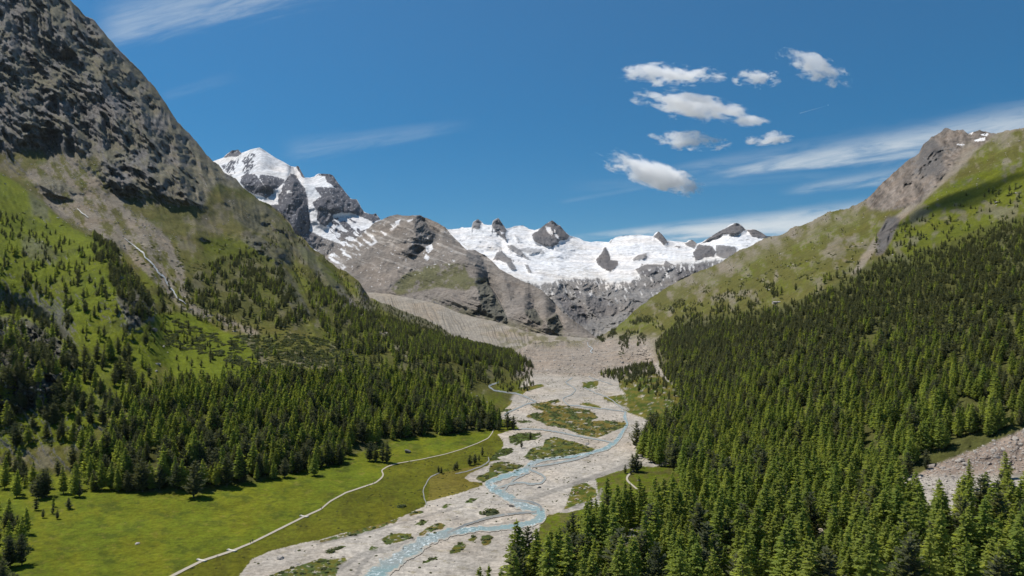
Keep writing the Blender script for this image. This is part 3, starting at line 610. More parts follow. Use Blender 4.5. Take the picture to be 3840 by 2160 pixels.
# ------------------------------------------------------------------ the snow peak on the left
E0 = [(500, 760, 5200), (740, 760, 5200), (900, 740, 5200), (1000, 700, 5400)]
E1 = [(500, 560, 6600), (640, 600, 6200), (760, 640, 6000), (850, 620, 5900), (950, 600, 6000), (1000, 600, 6100)]
E2 = [(500, 470, 7400), (600, 470, 7300), (680, 448, 7150), (700, 520, 6600), (735, 470, 7000), (770, 470, 7300), (830, 480, 7200), (880, 540, 6800), (950, 560, 6500), (1000, 570, 6400)]
ETOP = [(500, 415), (525, 410), (538, 405), (561, 397), (570, 388), (584, 378), (592, 378), (599, 376), (607, 385), (618, 381), (630, 376), (643, 373), (653, 371), (665, 378), (693, 397), (713, 407), (731, 418), (744, 420), (747, 417), (752, 419), (757, 430), (767, 447),
        (780, 447), (791, 444), (795, 440), (800, 437), (814, 437), (830, 438), (837, 441), (842, 447), (846, 454), (857, 468), (868, 482), (883, 500), (890, 501), (897, 501), (904, 512), (909, 523), (917, 534), (934, 539), (939, 539), (945, 536), (957, 552), (1000, 585)]
E3 = [(x, y, float(np.interp(x, [500, 561, 584, 607, 653, 731, 750, 767, 800, 846, 897, 957, 1000], [8600, 8700, 9100, 8700, 8200, 7900, 7800, 7900, 7800, 7500, 7200, 6800, 6600]))) for x, y in ETOP]
EL = Layer(500, 1000, 330, [E0, E1, E2, E3], 240, soft=2, smx=.9)
X, Y = EL.X, EL.Y
EL.wx = X + 3.5*fbm(X/14, Y/14, 5, 31, .65); EL.wy = Y + 3.5*fbm(X/14, Y/14, 5, 57, .65)
def em(pts): return EL.warp_mask(c2(pts), 4, 0)
rocks = np.maximum.reduce([
    em([(320, 265), (400, 190), (455, 185), (480, 225), (440, 250), (400, 250), (330, 262)]),
    em([(300, 330), (380, 290), (460, 260), (450, 320), (410, 370), (430, 400), (390, 420), (330, 370)])*(fbm((X+Y*.7)/5, (Y-X*.7)/13, 4, 2) > -.02),
    em([(480, 290), (550, 220), (610, 225), (590, 290), (600, 330), (540, 400), (490, 400), (490, 350), (510, 320)])*(fbm((X+Y*.7)/5, (Y-X*.7)/13, 4, 4) > -.06),
    em([(480, 430), (520, 400), (600, 405), (640, 450), (690, 530), (690, 575), (590, 580), (530, 550), (470, 480)]),
    em([(640, 410), (750, 420), (860, 450), (840, 500), (770, 540), (690, 520), (640, 440)]),
    em([(530, 550), (690, 520), (760, 520), (760, 580), (690, 620), (650, 590), (590, 575)]),
    em([(830, 560), (850, 480), (910, 400), (960, 420), (1000, 490), (1040, 530), (1060, 640), (1085, 860), (1040, 990), (940, 920), (840, 760), (700, 680), (800, 670), (800, 590)]),
    em([(955, 335), (980, 325), (1000, 370), (1040, 440), (1010, 430), (980, 370)]),
    em([(1130, 430), (1170, 400), (1220, 400), (1290, 405), (1310, 460), (1440, 620), (1490, 625), (1530, 700), (1560, 740), (1620, 755), (1655, 750), (1700, 800), (1630, 830), (1560, 800), (1440, 745), (1360, 740), (1280, 770), (1290, 800),
        (1210, 870), (1150, 820), (1110, 700), (1090, 660), (1150, 620), (1180, 600), (1150, 560), (1120, 520), (1200, 520), (1300, 520), (1230, 470), (1210, 420), (1160, 415)]),
    em([(0, 900), (1200, 900), (1260, 930), (1400, 1060), (1500, 1150), (1300, 1200), (1040, 1000), (0, 1200)])*1.0,
    em([(1290, 790), (1450, 770), (1560, 830), (1640, 850), (1900, 900), (1900, 1200), (1400, 1200), (1330, 1010), (1250, 880)]) * (fbm((X*.5-Y*.86)/12, (X*.86+Y*.5)/30, 4, 6) > -.05)])
rocks = np.clip(rocks, 0, 1)
snow_in = np.maximum.reduce([em([(1060, 600), (1100, 640), (1120, 700), (1150, 740), (1140, 800), (1200, 880), (1300, 950), (1400, 1040), (1300, 1000), (1150, 940), (1080, 900), (1085, 780)]),
                             em([(600, 580), (680, 600), (690, 625), (800, 600), (805, 670), (720, 665), (640, 620)]), em([(770, 560), (850, 480), (820, 550), (800, 575)]), em([(880, 550), (920, 550), (915, 570), (875, 570)]),
                             em([(1280, 770), (1360, 740), (1440, 745), (1560, 790), (1640, 830), (1600, 880), (1520, 900), (1480, 820), (1400, 780)])])
rocks = np.clip(rocks-snow_in*.95, 0, 1)
rb = blur(rocks, 2)
rd = ridged(X/60+.4*fbm(X/60, Y/60, 3, 9), Y/90, 6, 17, .55)-.5
rel = rd*(.004+.026*rb)
# vertical fluting in the rock walls
rel += rb*.003*fbm(X/7-Y/30, Y/50, 4, 19, .6)
EL.L -= rel; EL.L -= rb*.004
# sharp snow ridge of the summit: the right flank turns away from it
rid = np.interp(Y, [371, 400, 450, 520], [653, 655, 650, 640])
EL.L += np.clip(np.abs(X-rid)-2, 0, 60)/60*.030*(1-sstep(Y, 400, 470))
EL.jump(c2([(610, 400), (700, 378), (800, 382), (900, 400)]), .02)       # ice cliff
EL.jump(c2([(1000, 480), (1100, 500), (1200, 480)]), .02)
EL.jump(c2([(860, 560), (910, 400), (1000, 480), (1050, 620)]), .06); EL.jump(c2([(1120, 540), (1200, 420), (1300, 420)]), .0)
for pl, am in [([(640, 410), (750, 420), (860, 450), (840, 500), (770, 540), (690, 500)], .03), ([(930, 410), (1000, 490), (1060, 640), (1085, 860), (1040, 990), (950, 900), (930, 700)], .055), ([(1250, 500), (1350, 520), (1440, 620), (1440, 740), (1350, 740), (1270, 640)], .04),
               ([(1140, 640), (1200, 640), (1290, 800), (1210, 870), (1150, 800)], .035), ([(1440, 625), (1490, 625), (1560, 740), (1480, 760)], .02), ([(480, 430), (600, 405), (690, 530), (640, 580), (540, 550)], .03)]: EL.prow(c2(pl), am)
EL.finish(.12)
nA = fbm(X/14, Y/14, 6, 23, .65)
c = np.zeros(X.shape+(3,))+SNOW; c = lay(c, sstep(fbm(X/26, Y/5, 4, 33), .15, .35), ICE, .25)
ice = em([(600, 395), (700, 378), (830, 390), (905, 400), (850, 445), (740, 425), (620, 410)]); ice = np.maximum(ice, em([(1010, 480), (1120, 500), (1170, 590), (1130, 640), (1100, 690), (1050, 600)]))
c = lay(c, ice, ICE*.9, .5)
rcol = np.array((.098, .098, .112))*(1+.35*nA[..., None]+.2*fbm(X/4, Y/4, 3, 35)[..., None]); rcol = lay(rcol, sstep(Y, 560, 620)*sstep(X, 760, 820), np.array((.21, .19, .172)), .8)  # rock tone with blue haze and shade put into its colour
c = c*(1-rocks[..., None])+rcol*rocks[..., None]
rn = rocks*sstep(fbm(X/5, Y/5, 4, 37, .6), .28, .36)*.7
c = lay(c, rn, SNOW, .8)
EL.build('snow_peak', MFAR, np.clip(c, .02, .9), np.clip(rb*.9+.06, 0, 1), base=0)

# ------------------------------------------------------------------ the glacier range at the head of the valley
F0 = [(1090, 760, 3300), (1300, 875, 2850), (1500, 880, 2750), (1620, 870, 2750), (1760, 800, 3100), (2000, 680, 3800)]
F1 = [(1090, 730, 4000), (1300, 800, 3700), (1500, 800, 3700), (1620, 790, 3700), (1760, 740, 4200), (2000, 650, 4600)]
F2 = [(1090, 690, 5400), (1250, 715, 5100), (1350, 722, 5000), (1450, 712, 5000), (1560, 716, 5000), (1650, 690, 5400), (1760, 680, 5400), (2000, 630, 5600)]
F2b = [(1090, 640, 7600), (1300, 650, 7200), (1450, 660, 7000), (1600, 655, 7100), (1760, 645, 7200), (2000, 610, 7000)]
FTOP = [(1090, 572), (1120, 572), (1126, 577), (1145, 576), (1155, 575), (1162, 571), (1168, 573), (1186, 572), (1190, 558), (1197, 554), (1202, 551), (1210, 556), (1217, 564), (1227, 566), (1237, 566), (1240, 555), (1247, 551), (1254, 548), (1259, 555), (1264, 563), (1273, 575), (1285, 573),
        (1294, 569), (1304, 568), (1315, 567), (1322, 571), (1327, 573), (1330, 576), (1345, 579), (1360, 574), (1366, 569), (1372, 564), (1380, 559), (1389, 554), (1397, 560), (1405, 567), (1408, 566), (1420, 581), (1433, 593), (1457, 599), (1469, 606), (1487, 609), (1500, 607), (1515, 608), (1532, 609), (1537, 602),
        (1541, 602), (1548, 597), (1559, 594), (1577, 592), (1610, 591), (1643, 594), (1648, 586), (1656, 582), (1663, 587), (1669, 594), (1678, 605), (1700, 607), (1726, 609), (1733, 604), (1740, 603), (1747, 607), (1753, 613), (1766, 609), (1780, 600), (1801, 587), (1815, 579), (1828, 572), (1838, 564), (1845, 562), (1854, 561), (1863, 564), (1870, 571), (1876, 578), (1885, 577),
        (1898, 577), (1908, 581), (1916, 585), (1929, 594), (1950, 594), (2000, 600)]
F3 = [(x, y, float(np.interp(x, [1090, 1345, 1433, 1550, 1643, 1740, 1800, 2000], [9500, 9900, 9900, 9500, 9500, 9400, 9000, 8800]))) for x, y in FTOP]
FL_ = Layer(1090, 2000, 560, [F0, F1, F2, F2b, F3], 260, soft=2, smx=.9)
X, Y = FL_.X, FL_.Y
FL_.wx = X + 4*fbm(X/15, Y/15, 5, 31, .65); FL_.wy = Y + 3.5*fbm(X/15, Y/15, 5, 57, .65)
def c4(pts): return cc(pts, 1475.8, 268.3, .43985)
def fm_(pts, four=False): return FL_.warp_mask(c4(pts) if four else c3(pts), 4, 0)
gl_low = np.interp(X, [1090, 1200, 1280, 1330, 1390, 1440, 1500, 1560, 1580, 1620, 1680, 1740, 2000], [640, 680, 700, 712, 712, 698, 702, 716, 712, 682, 668, 660, 640])
gl_low = gl_low + 20*fbm(X/26, Y*0, 5, 43, .7)
snowm = sstep(gl_low-FL_.wy, -3, 3)
peaks = [([(820, 340), (835, 295), (875, 268), (900, 300), (895, 345), (880, 360)], .9), ([(988, 330), (1000, 285), (1045, 258), (1085, 310), (1112, 370), (1100, 400), (1120, 460), (1085, 430), (1040, 400), (1010, 360)], 1.), ([(1320, 400), (1370, 370), (1440, 310), (1495, 278), (1560, 325), (1640, 410), (1620, 440), (1560, 450), (1550, 480), (1500, 500), (1430, 500), (1340, 450)], 1.),
         ([(1110, 490), (1170, 490), (1230, 530), (1260, 570), (1320, 615), (1290, 610), (1220, 570), (1140, 520)], .8), ([(1000, 610), (1030, 550), (1070, 530), (1100, 570), (1150, 600), (1200, 700), (1150, 690), (1110, 640), (1060, 620)], .9), ([(1260, 650), (1300, 660), (1325, 720), (1300, 720)], .8),
         ([(1220, 520), (1300, 510), (1400, 520), (1440, 560), (1380, 560), (1300, 560), (1240, 540)], .55),
         ([(1865, 610), (1900, 560), (1940, 500), (1975, 570), (1985, 610), (2040, 620), (2040, 660), (1990, 715), (1930, 690), (1875, 655)], 1.), ([(1970, 465), (2000, 438), (1990, 465)], .8),
         ([(1180, 390), (1210, 420), (1230, 470), (1200, 460)], .5)]
peaks4 = [([(380, 745), (412, 712), (440, 740), (465, 775), (440, 795), (410, 760)], 1.), ([(500, 800), (540, 795), (530, 812)], .8), ([(260, 875), (300, 845), (345, 840), (345, 870), (270, 885)], .8), ([(280, 930), (340, 900), (440, 905), (450, 880), (505, 910), (500, 935), (400, 945), (370, 970), (300, 960)], .9), ([(560, 785), (600, 758), (630, 780), (615, 815), (580, 800)], .9),
          ([(610, 830), (640, 785), (720, 800), (740, 830), (730, 860), (690, 860), (620, 880)], 1.), ([(650, 785), (740, 722), (860, 662), (915, 705), (870, 730), (780, 730), (700, 765)], 1.), ([(915, 705), (980, 700), (1060, 740), (1000, 755), (940, 735)], 1.), ([(740, 790), (850, 800), (860, 840), (780, 870), (740, 850)], .9), ([(540, 910), (690, 895), (700, 930), (600, 960), (520, 1000), (500, 940)], .9)]
rk = sstep(fbm(X/17, Y/10, 4, 83, .6), .34, .42)*sstep(X, 1560, 1620)*sstep(Y, 600, 625)*.9+sstep(fbm(X/14, Y/9, 4, 85, .6), .40, .46)*(1-sstep(X, 1400, 1500))*sstep(Y, 590, 610)*.9
for p_, a in peaks: rk = np.maximum(rk, fm_(p_)*a)
for p_, a in peaks4: rk = np.maximum(rk, fm_(p_, True)*a)
icy = [fm_(p_) for p_ in [[(740, 475), (800, 470), (850, 500), (800, 520)], [(860, 490), (920, 500), (900, 520)], [(1440, 610), (1480, 580), (1560, 590), (1500, 625)], [(1600, 510), (1780, 505), (1780, 530), (1680, 530)], [(1670, 560), (1730, 565), (1700, 580)], [(1780, 600), (1870, 590), (1850, 615)], [(1560, 690), (1700, 660), (1850, 680), (1900, 760), (1800, 740), (1650, 720)], [(1330, 690), (1560, 700), (1500, 750), (1400, 740)], [(900, 500), (1080, 510), (1030, 550), (930, 530)]]]
icem = np.clip(sum(icy), 0, 1)
snow_bits = fm_([(1440, 330), (1480, 340), (1500, 380), (1490, 410), (1450, 370)]); snow_bits = np.maximum(snow_bits, fm_([(1510, 350), (1550, 430), (1580, 450), (1520, 420)])); snow_bits = np.maximum(snow_bits, fm_([(1045, 345), (1070, 380), (1105, 385), (1070, 395)]))
sn = snowm*(1-np.clip(rk, 0, 1)); sn = np.maximum(sn, snow_bits*.9)
sn = np.maximum(sn, (1-snowm)*((fbm((X-Y*.3)/8, Y/24, 4, 45, .6)-.004*np.maximum(Y-gl_low, 0)) > .12)*sstep(Y, 800, 720)*.9)
rb = blur(np.clip(1-sn, 0, 1), 2); pk = blur(np.clip(rk, 0, 1), 2)
low = blur(1-snowm, 3)
cliffF = np.maximum.reduce([fm_([(1530, 940), (1580, 890), (1640, 920), (1660, 1000), (1760, 1000), (1800, 1130), (1780, 1160), (1680, 1130), (1600, 1030)]), fm_([(1670, 860), (1730, 860), (1760, 940), (1700, 930)]), fm_([(1780, 900), (1940, 940), (2060, 1000), (2040, 1080), (1900, 1110), (1800, 1020)])*.8])
q = fbm(X/80, Y/60, 3, 49)
rd = ridged(X/55+q*.5, Y/50+q*.5, 6, 47, .6)-.5
FL_.L -= rd*(.006+.035*pk+.045*low)
FL_.L -= (fbm(X/9, Y/4.5, 4, 51, .65)*.0042*(1-low)+fbm(X/40, Y/16, 3, 53)*.020*(1-low))*(1-pk)
FL_.L -= pk*.03
FL_.L += blur(cliffF, 2)*.03*1.0
FL_.jump(c3([(1520, 930), (1590, 890), (1660, 960), (1780, 1010)]), .10); FL_.jump(c3([(1670, 870), (1760, 880), (1900, 930), (2050, 1000)]), .06)
FL_.jump(c3([(1860, 620), (1940, 500), (1985, 600)]), .04); FL_.jump(c3([(1000, 600), (1070, 530), (1150, 600)]), .03)
FL_.jump([(1330, 712), (1450, 700), (1560, 714)], .03)
for pl, am in [([(1530, 940), (1600, 890), (1640, 930), (1600, 1000), (1560, 980)], .03), ([(1610, 1020), (1680, 960), (1750, 1010), (1800, 1130), (1780, 1160), (1690, 1120)], .06), ([(1680, 870), (1740, 870), (1760, 940), (1720, 940)], .03), ([(1790, 900), (1900, 930), (1960, 1010), (1900, 1100), (1830, 1040)], .04),
               ([(1495, 282), (1560, 325), (1640, 410), (1560, 450), (1500, 400)], .02), ([(1045, 262), (1110, 370), (1060, 370)], .012), ([(1940, 500), (1985, 600), (1960, 690), (1925, 640)], .02), ([(1980, 960), (2040, 980), (2070, 1080), (2020, 1080)], .02), ([(1360, 400), (1430, 400), (1480, 490), (1400, 480)], .015)]: FL_.prow(c3(pl), am)
FL_.finish(.12)
nA = fbm(X/16, Y/14, 6, 55, .65); nC = fbm(X/5, Y/5, 4, 57, .7)
c = np.zeros(X.shape+(3,))+np.array((.188, .180, .174)); c *= (1+.25*nA+.2*nC)[..., None]
c = lay(c, cliffF, np.array((.12, .115, .12)), .7)
c = lay(c, pk, np.array((.115, .108, .11)), .9); c *= (1+.0*nC)[..., None]
c = lay(c, sstep(Y, 770, 820)*sstep(X, 1480, 1530)*sstep(X, 1720, 1640), np.array((.25, .235, .215)), .5)
snc = lay(np.zeros(c.shape)+SNOW, icem*sstep(fbm(X/14, Y/3, 4, 59, .6), -.2, .15), np.array((.40, .385, .36)), .65)
snc = lay(snc, sstep(fbm(X/40, Y/7, 4, 63, .6), .1, .35), np.array((.58, .57, .555)), .5)
snc = lay(snc, sstep(fbm(X/26+.4*fbm(X/60, Y/30, 2, 67), Y/3.4, 4, 65, .6), .16, .34)*sstep(fbm(X/70, Y/35, 3, 69), -.1, .2), np.array((.33, .315, .295)), .5)
snc = lay(snc, sstep(gl_low-Y, 26, 2), np.array((.48, .46, .43)), .6)
c = c*(1-sn[..., None])+snc*sn[..., None]
FL_.build('glacier_range', MFAR, np.clip(c, .02, .9), np.clip(rb*.9+.08, 0, 1), base=0)

# ------------------------------------------------------------------ water and paths: sheets lying on the valley floor
def ribbon(name, pts, mat, lift=.12, step=6, kind='structure', jit=0., parent=None, sub=3, steps_w=4):
    a = np.asarray(pts, float)
    seg = np.hypot(np.diff(a[:, 0]), np.diff(a[:, 1])); s_ = np.concatenate([[0], seg.cumsum()])
    n = max(4, int(s_[-1]/step)); t = np.linspace(0, s_[-1], n)
    x = np.interp(t, s_, a[:, 0]); y = np.interp(t, s_, a[:, 1]); wd = np.interp(t, s_, a[:, 2])
    for _ in range(2):
        x[1:-1] = (x[:-2]+2*x[1:-1]+x[2:])/4; y[1:-1] = (y[:-2]+2*y[1:-1]+y[2:])/4
    dx = np.gradient(x); dy_ = np.gradient(y); L_ = np.hypot(dx, dy_)+1e-6
    nx_, ny_ = -dy_/L_, dx/L_
    if jit > .25:
        wv = fbm(t/16, t*0+8, 4, len(pts)+.3)*2.6*np.minimum(1, np.minimum(t, s_[-1]-t)/15); x = x+nx_*wv*np.minimum(1, .4+wd/8); y = y+ny_*wv
    jl = 1+jit*fbm(t/14, t*0, 4, len(pts)+.7); jr = 1+jit*fbm(t/14, t*0+5, 4, len(pts)+3.3)
    rows = []
    for k in np.linspace(-1, 1, steps_w):
        wk = wd*.5*np.where(k < 0, jl, jr)*k
        p = NL.at(x+nx_*wk, y+ny_*wk); p[:, 2] += lift; rows.append(p)
    V_ = np.stack(rows, 1).reshape(-1, 3); idx = np.arange(n*steps_w).reshape(n, steps_w)
    q = np.stack([idx[:-1, :-1], idx[:-1, 1:], idx[1:, 1:], idx[1:, :-1]], -1).reshape(-1, 4)
    me = mesh_np(name, V_, q, mat, extra={'edge': np.tile(np.abs(np.linspace(-1, 1, steps_w)), n)}); me.update()
    if np.mean([p.normal.z for p in list(me.polygons)[:50]]) < 0: me.flip_normals()
    o = link(name, me, parent)
    if kind: o['kind'] = kind
    return o
def water_mat(name, colr, foam):
    m, t = mat_new(name)
    g = t.new('ShaderNodeNewGeometry').outputs['Position']
    n = t.noise(g, .55, 8, .72, .8); n2 = t.noise(g, .05, 3, .5)
    c_ = t.mix(t.ss(n2, .35, .65), colr, tuple(v*.8 for v in colr[:3])+(1,)); c_ = t.mix(t.m('MULTIPLY', t.ss(t.noise(g, .03, 4, .6), .46, .62), .8), c_, (.25, .26, .235, 1))
    f = t.ss(t.m('ADD', n, t.m('MULTIPLY', t.m('SUBTRACT', n2, .5), .35)), foam, foam+.13)
    c_ = t.mix(t.m('MULTIPLY', f, .8), c_, (.74, .80, .80, 1))
    ed = t.new('ShaderNodeAttribute', attribute_name='edge').outputs['Fac']
    ne = t.noise(g, .22, 6, .7)
    sh = t.ss(t.m('ADD', ed, t.m('MULTIPLY', t.m('SUBTRACT', ne, .5), 1.9)), .55, 1.0)
    c_ = t.mix(sh, c_, t.mix(ne, (.30, .265, .22, 1), (.40, .35, .29, 1)))
    bp = t.new('ShaderNodeBump', {'Strength': .5, 'Distance': .4, 'Height': n}).outputs[0]
    b = t.new('ShaderNodeBsdfPrincipled', {'Base Color': c_, 'Roughness': t.m('ADD', .3, t.m('MULTIPLY', sh, .6)), 'Normal': bp}); b.inputs['Specular IOR Level'].default_value = .3
    t.new('ShaderNodeOutputMaterial', {0: b.outputs[0]}); return m
MW = water_mat('glacial_water', (.215, .30, .29, 1), .53); MW2 = water_mat('thin_water', (.27, .29, .265, 1), .58); MT = water_mat('white_water', (.31, .295, .265, 1), .47)
MDW = water_mat('shallow_grey_water', (.20, .20, .18, 1), .75)
MDW2 = water_mat('wet_gravel', (.26, .235, .20, 1), .95)
RIV = [(905, 1500, 40), (944, 1452, 34), (984, 1420, 30), (1028, 1388, 25), (1076, 1357, 21), (1124, 1342, 16), (1183, 1332, 10), (1243, 1330, 9), (1303, 1324, 9), (1343, 1315, 12), (1362, 1302, 17), (1358, 1289, 18), (1331, 1278, 15), (1302, 1267, 18), (1281, 1254, 18), (1263, 1243, 12),
       (1242, 1231, 15), (1224, 1220, 11), (1243, 1207, 8), (1283, 1195, 9), (1323, 1183, 12), (1335, 1168, 10), (1362, 1158, 7), (1402, 1153, 6), (1442, 1149, 6), (1482, 1141, 6), (1518, 1131, 8), (1542, 1117, 12), (1554, 1107, 9), (1562, 1095, 8), (1570, 1079, 7), (1580, 1067, 4), (1571, 1051, 9), (1574, 1036, 4)]
RIVW = [(x, y, wd*(1.55 if y > 1160 else 1.15)+1) for x, y, wd in RIV]
ribbon('river', RIVW, MW, .27, 3, jit=.55, steps_w=6)
for pts, wd, mt in [([(1574, 1036), (1530, 1030), (1482, 1025), (1426, 1019), (1414, 1003), (1440, 992), (1450, 980), (1420, 962), (1440, 950)], 2.6, MW2), ([(1311, 1079), (1363, 1081), (1422, 1091), (1482, 1103), (1545, 1114)], 3.6, MW2),
                    ([(1268, 1046), (1276, 1038), (1295, 1031), (1319, 1019), (1351, 1011), (1303, 991), (1243, 983), (1227, 971), (1255, 962)], 3.6, MW2),
                    ([(1243, 1232), (1270, 1222), (1303, 1214), (1340, 1219), (1363, 1216), (1374, 1202), (1353, 1190), (1330, 1183)], 6, MW2), ([(1263, 1240), (1283, 1216), (1305, 1200), (1330, 1190)], 4.5, MW2),
                    ([(1320, 1177), (1363, 1172), (1400, 1166), (1440, 1158), (1482, 1145)], 5, MW2), ([(1291, 1258), (1330, 1262), (1360, 1272), (1362, 1286)], 7, MDW), ([(1125, 1341), (1180, 1318), (1240, 1300), (1300, 1292), (1350, 1289)], 6, MDW),
                    ([(1470, 975), (1500, 990), (1530, 1000), (1568, 1030)], 2.2, MW2), ([(1540, 968), (1500, 955), (1480, 948)], 1.6, MW2)]:
    ribbon('river_branch', [(x, y, wd) for x, y in pts], mt, .34, 4, jit=.5)
ribbon('brook', [(1106, 1190, 2), (1083, 1200, 3), (1072, 1217, 2), (1064, 1235, 2.4), (1067, 1255, 2), (1074, 1272, 2.4)], MDW, .2, 4, jit=.4)
ribbon('brook', [(1145, 1192, 2), (1180, 1185, 2.4), (1215, 1172, 3), (1232, 1160, 3), (1228, 1150, 2)], MDW, .2, 4, jit=.4)
m, t = mat_new('pale_path'); g = t.new('ShaderNodeNewGeometry').outputs['Position']
cpt = t.mix(t.noise(g, .5, 6, .75), (.30, .265, .205, 1), (.42, .375, .295, 1)); b = t.new('ShaderNodeBsdfPrincipled', {'Base Color': cpt, 'Roughness': .95}); t.new('ShaderNodeOutputMaterial', {0: b.outputs[0]}); MP = m
PATH = [(330, 1500, 10), (430, 1451, 8.5), (507, 1412, 7.5), (583, 1387, 6.5), (632, 1367, 6), (700, 1333, 5.6), (760, 1303, 5.2), (808, 1281, 5), (830, 1262, 4.6), (870, 1240, 4.4), (915, 1225, 4), (945, 1215, 4), (960, 1203, 5), (965, 1194, 5), (959, 1184, 4.2), (975, 1174, 3), (1000, 1166, 2.4), (1060, 1156, 2), (1120, 1143, 2), (1160, 1131, 2),
        (1200, 1116, 2.2), (1228, 1103, 2.6), (1238, 1090, 3), (1243, 1078, 3)]
PATH = [(x, y, wd*.75) for x, y, wd in PATH]
ribbon('path', PATH, MP, .22, 3, jit=.22, steps_w=3)
ribbon('path', [(1622, 1152, 3), (1612, 1163, 3), (1600, 1178, 3), (1587, 1190, 4), (1577, 1200, 5), (1576, 1208, 5), (1585, 1217, 4), (1595, 1225, 4), (1610, 1238, 3)], MP, .3, 4, steps_w=3)
TOR = [(313, 601, 1), (331, 615, 2), (347, 628, 3), (362, 639, 4), (366, 651, 3), (385, 666, 3.5), (395, 685, 4.5), (414, 700, 5), (421, 718, 3.5), (435, 733, 3.5), (445, 751, 3), (460, 760, 3), (468, 768, 1.5)]
ribbon('torrent', TOR, MT, 1.6, 2.5, jit=.8)
ribbon('torrent', [(194, 527, 1.5), (208, 539, 2.5), (222, 550, 2)], MT, 2.5, 2, jit=.5)
ribbon('torrent', [(1478, 862, 2), (1480, 872, 2), (1492, 878, 3), (1484, 885, 3), (1490, 889, 2)], MT, 1.2, 2, jit=.3)

# ------------------------------------------------------------------ trees: crowns and trunks
def foliage_mat(name, c1, c2, trans):
    m, t = mat_new(name)
    g = t.new('ShaderNodeNewGeometry').outputs['Position']
    rnd = t.new('ShaderNodeObjectInfo').outputs['Random']
    n = t.noise(g, .7, 3, .6)
    f = t.m('ADD', t.m('MULTIPLY', rnd, .65), t.m('MULTIPLY', n, .35))
    c_ = t.mix(f, c1, c2)
    nb = t.noise(g, 1/45., 2, .5)
    c_ = t.mix(t.m('MULTIPLY', t.ss(nb, .42, .62), .35), c_, tuple(v*.65 for v in c2[:3])+(1,))
    d = t.new('ShaderNodeBsdfDiffuse', {'Color': c_, 'Roughness': .6})
    tr = t.new('ShaderNodeBsdfTranslucent', {'Color': t.mix(1.0, c_, (1.25, 1.2, .55, 1), 'MULTIPLY')})
    mx = t.new('ShaderNodeMixShader', {0: trans, 1: d.outputs[0], 2: tr.outputs[0]})
    t.new('ShaderNodeOutputMaterial', {0: mx.outputs[0]}); return m
ML_ = foliage_mat('larch_needles', (.23, .315, .080, 1), (.43, .465, .12, 1), .55)
MPN = foliage_mat('pine_needles', (.080, .102, .062, 1), (.20, .205, .115, 1), .35)
MSH = foliage_mat('shrub_leaves', (.12, .145, .065, 1), (.19, .20, .10, 1), .35)
m, t = mat_new('bark'); g = t.new('ShaderNodeNewGeometry').outputs['Position']
b = t.new('ShaderNodeBsdfPrincipled', {'Base Color': t.mix(t.noise(g, 3, 4), (.06, .045, .035, 1), (.15, .12, .10, 1)), 'Roughness': .95}); t.new('ShaderNodeOutputMaterial', {0: b.outputs[0]}); MB = m
m, t = mat_new('dead_wood'); b = t.new('ShaderNodeBsdfPrincipled', {'Base Color': (.30, .27, .23, 1), 'Roughness': .95}); t.new('ShaderNodeOutputMaterial', {0: b.outputs[0]}); MDD = m

def crown(kind, seed, whorls, per, segs, wq):
    """unit-height conifer crown from many sprays; returns vertices and quads"""
    r = np.random.default_rng(seed); V_ = []; Q = []
    z0 = .10 if kind == 'larch' else .08
    lean = r.uniform(-.02, .02, 2)
    for i in range(whorls):
        f = (i+r.uniform(-.3, .3))/whorls; f = min(max(f, 0), .999)
        z = z0+(1-z0)*f
        if kind == 'larch': rad = .185*(1-f)**.78*(.75+.5*r.random())*(min(1, .45+f*3.5))
        else: rad = .20*math.sin(math.pi*min(1, (1-f)*.62+.02))**.75*(.7+.6*r.random())*(min(1, .5+f*3))
        nb = max(3, int(per*(.45+.55*(1-f))))
        for k in range(nb):
            az = r.uniform(0, 2*math.pi); ca, sa = math.cos(az), math.sin(az)
            L = rad*r.uniform(.65, 1.2)+.012
            droop = r.uniform(.15, .45) if kind == 'larch' else r.uniform(-.35, .1)
            for j in range(segs):
                t0 = (j+.15)/segs; t0 = t0*.85+.18
                px = ca*L*t0+lean[0]*z; py = sa*L*t0+lean[1]*z; pz = z-droop*L*t0+.35*L*t0*t0*(1 if kind == 'larch' else .8)
                a = wq*(.7+.7*r.random())*(1.25-t0*.45)*(.55+.55*(1-f))
                b_ = a*r.uniform(.4, .8)
                # direction outwards with a twist, hanging (larch) or upright tuft (pine)
                th = az+r.uniform(-.9, .9)
                if kind == 'larch': d1 = np.array((math.cos(th), math.sin(th), r.uniform(-.5, .15))); d2 = np.array((-math.sin(th)*r.uniform(.3, 1), math.cos(th)*r.uniform(.3, 1), r.uniform(-.9, .9)))
                else: d1 = np.array((math.cos(th)*.8, math.sin(th)*.8, r.uniform(.2, .95))); d2 = np.array((-math.sin(th), math.cos(th), r.uniform(-.6, .6)))
                c_ = np.array((px, py, pz)); n = len(V_)
                d1 *= a/np.linalg.norm(d1); d2 *= b_/np.linalg.norm(d2)
                V_ += [c_-d1*.6, c_+d2*.9, c_+d1, c_-d2*.9]; Q.append((n, n+1, n+2, n+3))
    # leader
    n = len(V_); V_ += [np.array((lean[0]-.012, lean[1], .95)), np.array((lean[0]+.012, lean[1], .95)), np.array((lean[0]+.002, lean[1]+.004, 1.03)), np.array((lean[0]-.002, lean[1], 1.03))]; Q.append((n, n+1, n+2, n+3))
    return np.array(V_), np.array(Q)
